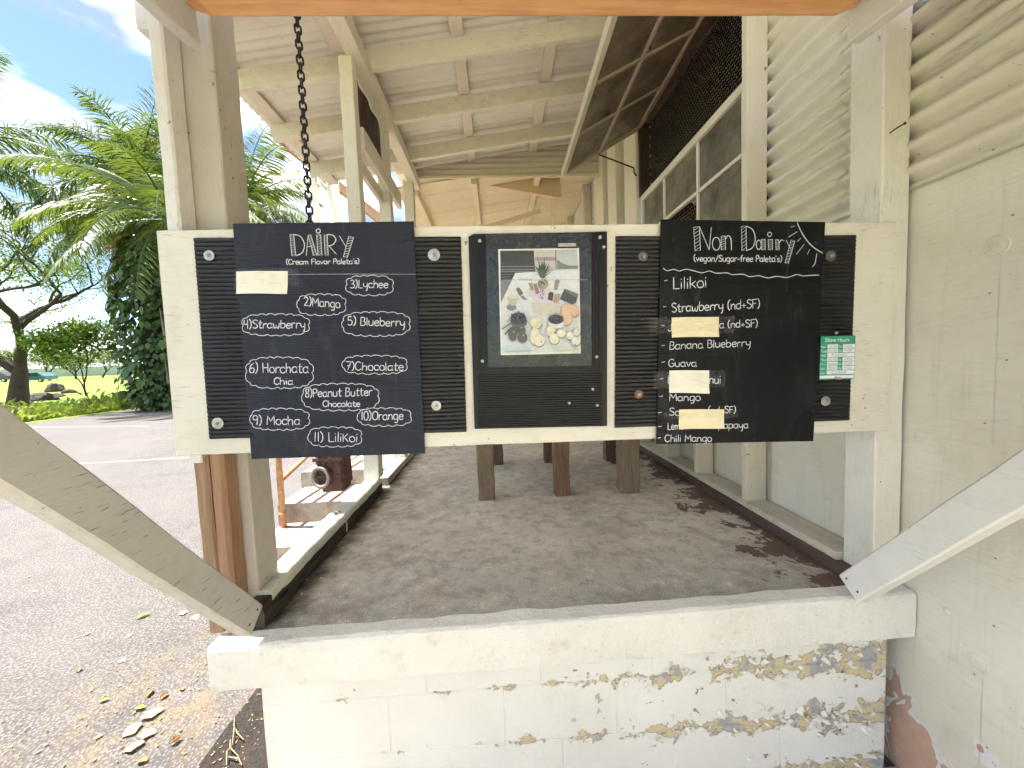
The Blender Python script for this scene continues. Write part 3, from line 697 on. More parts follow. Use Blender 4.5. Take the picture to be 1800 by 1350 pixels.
M_CLOTH = n.done(n.mix(n.ramp(s_, .3, .7), (.035, .02, .018), (.11, .075, .068)), .8, n.bump(s_, .5, .02))
b = MB(); b.grid(lambda u, v: (-.905 + .008 * math.sin(u * 17), 2.75 + .66 * u, 2.53 + .41 * v), 30, 4); b.build('cloth', M_CLOTH, t)
b = MB(); b.bar((-.865, 2.748, 2.475), (-.865, 3.78, 2.475), .04, .15, seg=8, jit=.001); b.build('rail', P('y'), t)
b = MB(); b.bar((-.935, 2.75, 2.36), (-.935, 3.40, 2.36), .035, .10, seg=8, jit=.001); b.build('rail', paint('cream2', (.70, .64, .50), 'y'), t)

# ================================================================== porch roof
t = thing('porch_roof', 'low sloping porch roof of white-painted rafters under corrugated sheet', 'roof', (0, 3, 3))
RS = .138
zb = lambda x: 3.03 + RS * (x + .8)
b = MB(); b.bar((-.853, 1.3, 3.005), (-.853, 4.62, 3.005), .10, .115, seg=24, jit=.0012); b.build('header', P('y'), t)
b = MB(); b.bar((-.895, 1.3, 3.115), (-.895, 4.62, 3.115), .04, .10, seg=24, jit=.0012); b.build('header', P('y'), t)
RY = [1.12, 1.71, 2.31, 2.90, 3.50, 4.13]
for i, y in enumerate(RY):
    b = MB(); xe = -1.86 + random.uniform(-.03, .03)
    b.bar((xe, y, zb(xe) + .066), (1.44, y, zb(1.44) + .066), .045, .135, (0, 0, 1), 24, .0016); b.build('rafter', paint('rafter', (.75, .685, .555), 'x', .7, .6), t)
for i, x in enumerate((-1.80, -1.02, -.18, .54, 1.22)):
    b = MB(); b.bar((x, .9, zb(x) + .152), (x, 4.62, zb(x) + .152), .095, .032, (-RS, 0, 1), 20, .001); b.build('batten', P('y'), t)
for k, (y0, y1) in enumerate(((.8, 1.75), (1.72, 2.55), (2.52, 3.4), (3.37, 4.66))):
    b = MB()
    def fn(u, v):
        x = -1.93 + 3.37 * u; y = y0 + (y1 - y0) * v
        return (x, y, zb(x) + .176 + .003 * k + .0065 * math.sin(y * 2 * math.pi / .076))
    b.grid(fn, 20, int((y1 - y0) / .076 * 8)); b.build('iron_sheet', M_ROOFIRON, t, True)
# corrugated gable piece at the far end
b = MB()
def fg(u, v):
    x = -.86 + 2.30 * u; z0, z1 = 3.085, zb(x) + .165; z = z0 + (z1 - z0) * v
    return (x, 4.60 - .010 * math.sin(2 * math.pi * z / .064) + .004 * mnoise.noise(Vector((x * 2, z * 4, 0))), z)
b.grid(fg, 40, 64); b.build('gable_sheet', m_iron('gable_iron', (.62, .56, .43), 0), t, True)
b = MB(); b.bar((-.86, 4.585, 3.075), (1.44, 4.585, 3.06), .02, .03, seg=14, jit=.002); b.build('gable_trim', paint('tan', TANW, 'x'), t)

# ================================================================== the second porch beyond
t = thing('far_porch', 'tan boarded porch ceiling and posts of the next building section behind', 'porch', (0, 7, 0))
MT = lambda ax: paint('tan', TANW, ax, .4, .4)
zf = lambda x: 3.05 + .13 * (x + .86)
y = 4.70
while y < 8.9:
    wd = .30
    b = MB(); b.bar((-1.12, y + wd / 2, zf(-1.12)), (1.44, y + wd / 2, zf(1.44)), .018, wd - .006, (0, 1, 0), 6, .0008, .002); b.build('ceiling_board', MT('x'), t)
    y += wd
for x in (-.17, .62):
    b = MB(); b.bar((x, 4.68, zf(x) - .06), (x, 9, zf(x) - .06), .07, .09, seg=6, jit=.001); b.build('rafter', MT('y'), t)
b = MB(); b.prism([(-.86, 5.0, 3.36), (.93, 5.0, 3.34), (.95, 5.0, 3.0), (.90, 5.0, 2.985), (-.86, 5.0, 3.33)], (0, .04, 0)); b.build('slant_board', paint('tan2', (.74, .56, .33), 'x', .4, .5), t)
b = MB(); b.grid(lambda u, v: (-1.18 + 2.62 * u, 4.45 + 4.75 * v, zf(-1.18 + 2.62 * u) + .34 + .008 * math.sin(v * 4.75 * 82)), 4, 240); b.build('roof_sheet', M_ROOFIRON, t, True)
b = MB(); b.bar((-1.1, 5.6, 2.55), (.75, 5.6, 3.05), .04, .07, seg=6, jit=.001); b.build('tie', MT('x'), t)
b = MB(); b.bar((-.15, 5.62, 2.86), (.6, 5.62, 2.55), .04, .05, seg=4, jit=.001); b.build('tie', MT('x'), t)
b = MB(); b.bar((-.2, 5.64, 2.86), (-.7, 5.64, 2.60), .04, .05, seg=4, jit=.001); b.build('tie', MT('x'), t)
b = MB(); b.bar((.82, 5.97, 1.9), (.90, 5.2, 3.2), .09, .06, (1, 0, 0), 6, .001); b.build('strut', MT('z'), t)
b = MB(); b.box(-1.12, 1.44, 9.0, 9.06, 0, 3.35); b.build('end_wall', MT('x'), t)
for x, y, wd in ((-.90, 6.2, .10), (-.90, 8.2, .10)):
    b = MB(); barbox(b, x - wd / 2, x + wd / 2, y, y + wd, 0, zf(x)); b.build('post', MT('z'), t)
b = MB(); b.bar((-.9, 4.7, 2.98), (-.9, 9, 2.98), .09, .12, seg=6, jit=.001); b.build('header', MT('y'), t)
b = MB(); b.box(-.93, -.88, 5.1, 5.25, 1.95, 2.45); b.build('meter_box', plain('grey_metal', (.30, .29, .27), .5, .4), t)
b = MB(); b.tube([(-.9, 5.3, 1.7), (-.86, 5.3, 2.05), (-.84, 5.35, 2.1), (-.82, 5.4, 1.6)], .012, 6); b.build('cable', plain('rust', (.10, .045, .022), .8, .2, .4, 30, .4), t)
for px0, px1, round_ in ((548, 556, False), (578, 597, True)):
    a = onY(px0, 350, 7.0); c = onY(px1, 350, 7.0)
    b = MB()
    if round_: b.tube([((a.x + c.x) / 2, 7, GZ), ((a.x + c.x) / 2, 7, 2.0), ((a.x + c.x) / 2, 7, 4.4)], (c.x - a.x) / 2, 16)
    else: barbox(b, a.x, c.x, 7.0, 7.1, GZ, 4.4)
    tag(b.build('eave_column' if round_ else 'eave_post', MT('z') if round_ else paint('whitepost', WHITE, 'z'), None, round_), 'round tan column out under the far eave' if round_ else 'thin white post out under the far eave beside the round column', 'column' if round_ else 'post')
t = thing('far_eave', 'brown eave edge of the far roof over the round column', 'eave', (-2.5, 7, 3.8))
for k in range(3):
    z = 3.62 + .11 * k
    b = MB(); b.bar((-2.95 - .10 * k, 5.9, z + .55 + .0), (-2.45 - .02 * k, 9.5, z + .55), .04, .09, seg=5, jit=.001); b.build('eave_board', wood('eave', (.20, .12, .06), (.34, .22, .12), 'y'), t)

# ================================================================== sign board and what hangs on it
YB = 1.25
t = thing('sign_board', 'long white plywood board fixed across the porch between the posts', 'board', (.16, YB, .62))
c = [onY(*p, YB) for p in ((275, 405), (1576, 390), (1561, 757), (310, 801))]
b = MB(); b.cur = 0
NX = 60
top = lambda u: c[0].lerp(c[1], u) + Vector((0, 0, .0035 * math.sin(u * math.pi) + .002 * mnoise.noise(Vector((u * 40, 0, 0)))))
bot = lambda u: c[3].lerp(c[2], u) + Vector((0, 0, .003 * mnoise.noise(Vector((u * 30, 3, 0)))))
vs = []; fs = []
for i in range(NX + 1):
    u = i / NX; a, d = top(u), bot(u); e = .0025
    vs += [a + Vector((0, e, 0)), a + Vector((0, 0, -e)), d + Vector((0, 0, e)), d + Vector((0, e, 0)), d + Vector((0, .018, 0)), a + Vector((0, .018, 0))]
for i in range(NX):
    for k in range(6): fs.append((i * 6 + k, i * 6 + (k + 1) % 6, i * 6 + 6 + (k + 1) % 6, i * 6 + 6 + k))
fs += [tuple(range(6)), tuple(NX * 6 + k for k in range(6))]
b.add(vs, fs); b.build('plywood', paint('board', (.72, .69, .60), 'x', .6, .45, .6, (.20, .15, .09)), t)

M_RUB = None
def m_rubber():
    n = NT('black_ribbed_rubber'); p = n.pos; d = n.noise(p, 9, 6, .7); e = n.noise(n.mapping(p, (1, 1, 3)), 28, 4, .6)
    cc = n.mix(n.ramp(d, .4, .75), (.006, .006, .007), (.016, .0165, .019))
    sc_ = n.math('MULTIPLY', n.ramp(e, .66, .72), n.ramp(n.noise(n.mapping(p, loc=(3, 0, 1)), 5, 3), .55, .65))
    cc = n.mix(n.math('MULTIPLY', sc_, .6), cc, (.16, .16, .165))
    return n.done(cc, n.maprange(d, .3, .7, .28, .5), n.bump(n.noise(p, 120, 3), .2, .001), .42)
M_RUB = m_rubber()
M_BLACK = plain('black_plastic', (.009, .0095, .011), .42, 0, .25, 14, .08, .3)
M_STEEL = plain('zinc_steel', (.46, .45, .42), .42, .85, .25, 60, .2)
M_RUSTW = plain('rusty_washer', (.24, .13, .09), .7, .5, .3, 70, .3)
def ribbed(corners, y, ribs, name, parent, amp=.0034, th=.006, wav=.0015):
    """mat with horizontal half-round ribs; corners tl, tr, br, bl in the photograph"""
    q = [onY(*p, y) for p in corners]; b = MB(); per = 6; rows = ribs * per; nx = 16
    def fn(u, v):
        a = q[0].lerp(q[3], v); c_ = q[1].lerp(q[2], v); p = a.lerp(c_, u)
        s_ = abs(math.sin(math.pi * v * ribs)) ** .7
        zz = wav * mnoise.noise(Vector((u * 5, v * 3, q[0].x)))
        ed = .0012 * mnoise.noise(Vector((v * 60, 2, u))) if u in (0, 1) else 0
        return (p.x + ed, y - amp * s_, p.z + zz)
    b.grid(fn, nx, rows)
    # rim and back
    k = len(b.v); idx = lambda i, j: j * (nx + 1) + i
    rim = [idx(i, 0) for i in range(nx + 1)] + [idx(nx, j) for j in range(1, rows + 1)] + [idx(i, rows) for i in range(nx - 1, -1, -1)] + [idx(0, j) for j in range(rows - 1, 0, -1)]
    rv = [(b.v[i][0], y + th, b.v[i][2]) for i in rim]; b.add(rv, [])
    m = len(rim)
    b.f += [(rim[i], rim[(i + 1) % m], k + (i + 1) % m, k + i) for i in range(m)]; b.mi += [0] * m
    return b.build(name, M_RUB, parent)
def bolt(px, py, y, parent, rw=.0165, wm=None, hexr=.0065, name='washer'):
    p = onY(px, py, y); b = MB()
    b.lathe([(rw, .0), (rw, .0018), (rw * .93, .0026), (rw * .4, .003)], p, (0, -1, 0), 20); o = b.build(name, wm or M_STEEL, parent)
    b = MB(); b.lathe([(hexr, .002), (hexr, .0065), (hexr * .8, .0078)], p, (0, -1, 0), 6); b.lathe([(hexr * .5, .006), (hexr * .5, .0125), (hexr * .3, .0135)], p, (0, -1, 0), 8); b.build('bolt', M_STEEL, o)
YM = 1.2435
t = thing('rubber_mat', 'black ribbed rubber mat on the left part of the white board', 'mat', (-.62, YM, .6), 'ribbed mats on the board')
ribbed([(341, 418), (810, 416), (820, 759), (369, 772)], YM, 46, 'mat', t)
for px, py, r in ((368, 449, .0165), (763, 448, .0195), (383, 744, .0185), (767, 713, .0165)): bolt(px, py, YM - .0034, t, r)
t = thing('rubber_mat', 'black ribbed rubber mat on the right part of the white board', 'mat', (.78, YM, .6), 'ribbed mats on the board')
ribbed([(1083, 415), (1504, 413), (1492, 739), (1081, 752)], YM, 46, 'mat', t)
for px, py, r, wm in ((1130, 451, .0155, plain('dark_washer', (.16, .155, .15), .5, .6)), (1460, 450, .0175, plain('dark_washer', (.16, .155, .15), .5, .6)), (1123, 693, .015, M_RUSTW), (1451, 705, .0165, M_STEEL)): bolt(px, py, YM - .0034, t, r, wm)

# centre display
t = thing('photo_display', 'black plastic display panel holding a fruit picture at the centre of the board', 'display', (.11, 1.24, .6))
YC = 1.240
zc = lambda x, y: (810 + x / 3.375, 380 + y / 3.375)
def slab(pts, y0, th, name, mat, parent, px=True):
    q = [onY(*p, y0) if px else Vector(p) for p in pts]; b = MB(); b.prism([(p.x, y0, p.z) for p in q], (0, th, 0)); return b.build(name, mat, parent)
slab([zc(45, 122), zc(75, 105), zc(735, 95), zc(868, 90), zc(868, 1245), zc(82, 1262)], YC, .009, 'backing', M_BLACK, t)
for x0, x1 in ((98, 103), (113, 118), (140, 147), (780, 787), (796, 801), (815, 822)):
    slab([zc(x0, 105), zc(x1, 105), zc(x1 + 8, 900), zc(x0 + 14, 900)] if x0 < 400 else [zc(x0, 100), zc(x1, 100), zc(x1 + 6, 893), zc(x0 + 6, 893)], YC - .0035, .0034, 'stile_rib', M_BLACK, t)
slab([zc(150, 905), zc(835, 900), zc(836, 915), zc(150, 922)], YC - .003, .0029, 'rail', M_BLACK, t)
slab([zc(80, 925), zc(100, 925), zc(105, 1262), zc(82, 1262)], YC - .004, .0039, 'edge_strip', M_BLACK, t)
slab([zc(838, 925), zc(868, 925), zc(868, 1245), zc(838, 1246)], YC - .004, .0039, 'edge_strip', M_BLACK, t)
ribbed([zc(103, 938), zc(836, 930), zc(836, 1246), zc(106, 1260)], YC - .001, 23, 'ribbed_panel', t, .0026, .0008, .0006)
n = NT('smoky_laminate'); d_ = n.noise(n.pos, 16, 6, .7); e_ = n.ramp(n.noise(n.mapping(n.pos, loc=(2, 0, 3)), 7, 7, .7, 1.4), .60, .66)
M_LAM = n.done(n.mix(n.math('MULTIPLY', e_, .3), n.mix(n.ramp(d_, .3, .7), (.013, .015, .014), (.026, .029, .027)), (.12, .12, .125)), n.maprange(d_, .3, .7, .12, .4), n.bump(n.noise(n.pos, 20, 4, .6, 1.), .4, .004), .6)
slab([zc(147, 106), zc(774, 102), zc(776, 886), zc(162, 897)], YC - .0022, .002, 'laminate', M_LAM, t)
for x, y, bb in ((113, 146, 0), (826, 125, 0), (845, 187, 1), (129, 860, 0), (807, 834, 0), (780, 1025, 1), (641, 1107, 1), (806, 1120, 1), (361, 1182, 0), (594, 1175, 0)):
    p = onY(*zc(x, y), YC - .004); b = MB(); r = .0062
    if bb: b.lathe([(r * .8, 0), (r * .85, .010), (r * .6, .0125)], p + Vector((0, .002, 0)), (0, -1, 0), 10)
    else: b.lathe([(r * .9, 0), (r * .9, .002), (r * .6, .003), (r * .3, .0022)], p + Vector((0, .001, 0)), (0, -1, 0), 12)
    b.build('screw', M_STEEL if y < 1150 else M_BLACK, t)
# ---------------------------------------------------------------- the printed fruit picture
def m_print(key, rough=.22, vary=.16):
    n = NT(key); a = n.t.nodes.new('ShaderNodeVertexColor'); a.layer_name = 'Col'
    v = n.noise(n.pos, 55, 5, .65); v2 = n.noise(n.pos, 210, 3, .6)
    cc = n.mix(vary, a.outputs['Color'], n.mix(n.ramp(n.math('ADD', n.math('MULTIPLY', v, .6), n.math('MULTIPLY', v2, .4)), .38, .62), (.2, .2, .2), (1, 1, 1)), 'MULTIPLY')
    return n.done(cc, rough, None, .5)
M_PRINT = m_print('photo_print')
zp = lambda x, y: (870 + x / 6.75, 430 + y / 6.75)
class Print:
    def __init__(s, y0, zf): s.b = MB(); s.y = y0; s.zf = zf; s.k = 0
    def poly(s, pts, col):
        s.k += 1; s.b.c = col; q = [onY(*s.zf(*p), s.y) for p in pts]
        s.b.add([(p.x, s.y - .00012 * s.k, p.z) for p in q], [tuple(range(len(q)))])
    def ell(s, x, y, rx, ry, col, rot=0, n=18):
        s.poly([(x + rx * math.cos(t) * math.cos(rot) - ry * math.sin(t) * math.sin(rot), y + rx * math.cos(t) * math.sin(rot) + ry * math.sin(t) * math.cos(rot)) for t in [2 * math.pi * i / n for i in range(n)]], col)
    def band(s, pts, w, col):
        for (x0, y0), (x1, y1) in zip(pts, pts[1:]):
            d = math.hypot(x1 - x0, y1 - y0); nx, ny = -(y1 - y0) / d * w / 2, (x1 - x0) / d * w / 2
            s.poly([(x0 + nx, y0 + ny), (x1 + nx, y1 + ny), (x1 - nx, y1 - ny), (x0 - nx, y0 - ny)], col); s.k -= 1
        s.k += 1
pt = Print(YC - .0026, zp)
pt.poly([(38, 55), (998, 40), (1018, 1290), (70, 1312)], (.75, .74, .70))
pt.poly([(62, 72), (972, 62), (992, 1268), (88, 1290)], (.58, .60, .57))
pt.poly([(62, 72), (460, 68), (478, 335), (240, 338), (70, 690)], (.055, .058, .045))
for y in (262, 297, 322, 355, 385, 420): pt.band([(66, y), (465 if y < 330 else 240 - (y - 330) * .8, y - 2)], 7, (.30, .30, .27) if y < 330 else (.14, .14, .13))
pt.poly([(66, 425), (205, 420), (70, 690)], (.20, .20, .20))
pt.poly([(460, 68), (718, 66), (722, 290), (478, 320)], (.55, .50, .47))
pt.poly([(470, 150), (716, 150), (718, 190), (480, 190)], (.30, .29, .25))
pt.poly([(724, 66), (972, 62), (985, 268), (724, 280)], (.47, .52, .52))
pt.poly([(740, 180), (800, 225), (880, 250), (985, 250), (985, 285), (735, 290)], (.20, .21, .13))
pt.band([(720, 66), (724, 290)], 9, (.05, .05, .05))
pt.poly([(240, 338), (985, 296), (992, 700), (992, 1268), (88, 1290), (72, 690)], (.62, .645, .655))
pt.poly([(240, 338), (985, 296), (990, 520), (160, 530)], (.66, .70, .72))
pt.poly([(280, 400), (440, 405), (440, 430), (270, 425)], (.55, .51, .44))
pt.poly([(420, 470), (640, 540), (680, 690), (480, 690), (400, 600)], (.62, .55, .60))
pt.poly([(440, 690), (770, 690), (770, 840), (560, 850), (450, 800)], (.57, .53, .46))
pt.poly([(300, 690), (430, 690), (440, 840), (380, 850), (260, 760)], (.60, .64, .69))
pt.poly([(90, 1190), (420, 1180), (420, 1285), (95, 1288)], (.55, .63, .66))
# cup with ice pop, pops on the board
pt.ell(195, 745, 60, 40, (.22, .22, .22)); pt.poly([(140, 620), (285, 625), (255, 710), (205, 728), (160, 700)], (.50, .45, .37)); pt.ell(212, 622, 70, 20, (.60, .57, .50))
pt.poly([(248, 530), (270, 508), (295, 520), (335, 575), (330, 590), (290, 608)], (.17, .12, .10))
for k in range(3): pt.band([(300 + 14 * k, 605 + 3 * k), (340 + 22 * k, 660)], 7, (.13, .13, .14))
for pts, cl in (([(395, 460), (440, 455), (465, 535), (430, 550)], (.33, .26, .23)), ([(455, 470), (490, 460), (525, 570), (500, 595), (480, 580)], (.26, .18, .16)), ([(530, 530), (565, 510), (590, 530), (575, 660), (515, 655)], (.62, .50, .62)),
               ([(635, 580), (660, 560), (695, 575), (680, 672), (625, 655)], (.075, .052, .042)), ([(710, 590), (770, 585), (755, 690), (690, 690)], (.42, .29, .19)), ([(710, 430), (735, 412), (768, 435), (735, 545), (698, 535)], (.26, .26, .22))): pt.poly(pts, cl)
random.seed(3)
for k in range(26): pt.ell(random.uniform(525, 582), random.uniform(535, 650), 5, 6, (.20, .10, .28)); pt.k -= 1
pt.k += 1
pt.poly([(825, 525), (985, 590), (960, 690), (915, 715), (765, 650)], (.085, .082, .075)); pt.poly([(825, 525), (985, 590), (975, 640), (840, 560)], (.16, .155, .14))
# pineapple
pt.ell(568, 470, 66, 62, (.36, .31, .19))
for k in range(40):
    a = random.uniform(0, 6.28); r = random.random() ** .5; pt.ell(568 + 60 * r * math.cos(a), 470 + 55 * r * math.sin(a), 7, 6, (.08, .075, .05) if k % 2 else (.55, .50, .36)); pt.k -= 1
pt.k += 1
for k in range(34):
    a = random.gauss(0, .75); L = random.uniform(90, 250) * (1 - .25 * abs(a)); bx, by = 562 + random.uniform(-28, 28), 400 - random.uniform(0, 60)
    tx, ty = bx + L * math.sin(a), by - L * math.cos(a) * .95
    g = random.uniform(.5, 1.4); pt.poly([(bx - 11, by), (tx, max(80, ty)), (bx + 11, by)], (.085 * g, .11 * g, .062 * g))
# fruit in front
for x, y, rx, ry, cl in ((850, 760, 72, 55, (.66, .45, .30)), (845, 860, 72, 100, (.68, .47, .31)), (945, 790, 52, 66, (.66, .46, .31))): pt.ell(x, y + 14, rx, ry, (.27, .25, .23)); pt.ell(x, y, rx, ry, cl)
pt.ell(280, 915, 100, 82, (.10, .10, .10)); pt.ell(278, 880, 92, 72, (.055, .05, .05))
for k in range(46): pt.ell(280 + random.gauss(0, 42), 875 + random.gauss(0, 32), 9, 8, random.choice(((.03, .03, .035), (.14, .13, .13), (.07, .06, .06)))); pt.k -= 1
pt.k += 1
for x, y, rx, ry in ((300, 1010, 62, 46), (207, 1062, 52, 82), (322, 1100, 58, 64)): pt.ell(x + 6, y + 26, rx, ry * .8, (.26, .28, .30)); pt.ell(x, y, rx, ry, (.10, .092, .085)); pt.ell(x + 14, y - 22, rx * .3, ry * .22, (.27, .26, .24))
pt.ell(720, 930, 96, 68, (.66, .66, .62)); pt.ell(718, 892, 92, 56, (.055, .048, .05))
for k in range(40): pt.ell(718 + random.gauss(0, 40), 888 + random.gauss(0, 24), 8, 7, random.choice(((.03, .03, .03), (.17, .15, .15), (.08, .06, .07)))); pt.k -= 1
pt.k += 1
for x, y, rx, ry, cl in ((482, 930, 68, 70, (.62, .60, .44)), (470, 1090, 56, 100, (.68, .65, .47)), (520, 1140, 66, 66, (.69, .67, .50)), (655, 1030, 52, 64, (.66, .63, .48)), (700, 1120, 56, 62, (.68, .66, .52)), (778, 1055, 52, 48, (.68, .65, .50)), (880, 1080, 46, 46, (.66, .65, .56)), (950, 1145, 52, 54, (.60, .62, .56)), (960, 1040, 40, 44, (.64, .62, .52))):
    pt.ell(x + 4, y + 15, rx, ry, (.24, .24, .21)); pt.ell(x, y, rx, ry, cl); pt.ell(x - rx * .25, y - ry * .3, rx * .4, ry * .35, tuple(min(1, v * 1.13) for v in cl))
for x, y in ((548, 968), (545, 1160), (702, 1048), (962, 838), (940, 1190)): pt.ell(x, y, 6, 8, (.04, .035, .03)); pt.k -= 1
pt.k += 1
pt.band([(80, 1010), (190, 935)], 14, (.12, .12, .12)); pt.band([(115, 1070), (185, 990)], 16, (.09, .09, .09))
for k in range(5): pt.band([(130 + 12 * k, 920 - 14 * k), (160 + 10 * k, 925 - 18 * k)], 7, (.16, .16, .14))
pt.poly([(120, 1262), (440, 1252), (440, 1266), (120, 1278)], (.38, .43, .45)); pt.poly([(670, 1255), (985, 1240), (985, 1256), (680, 1270)], (.55, .52, .42))
pt.band([(100, 432), (1080, 430)], 5, (.35, .33, .29))
pt.poly([(742, 2), (948, 0), (952, 38), (745, 45)], (.42, .41, .44))
pt.b.build('picture', M_PRINT, t, color=True)

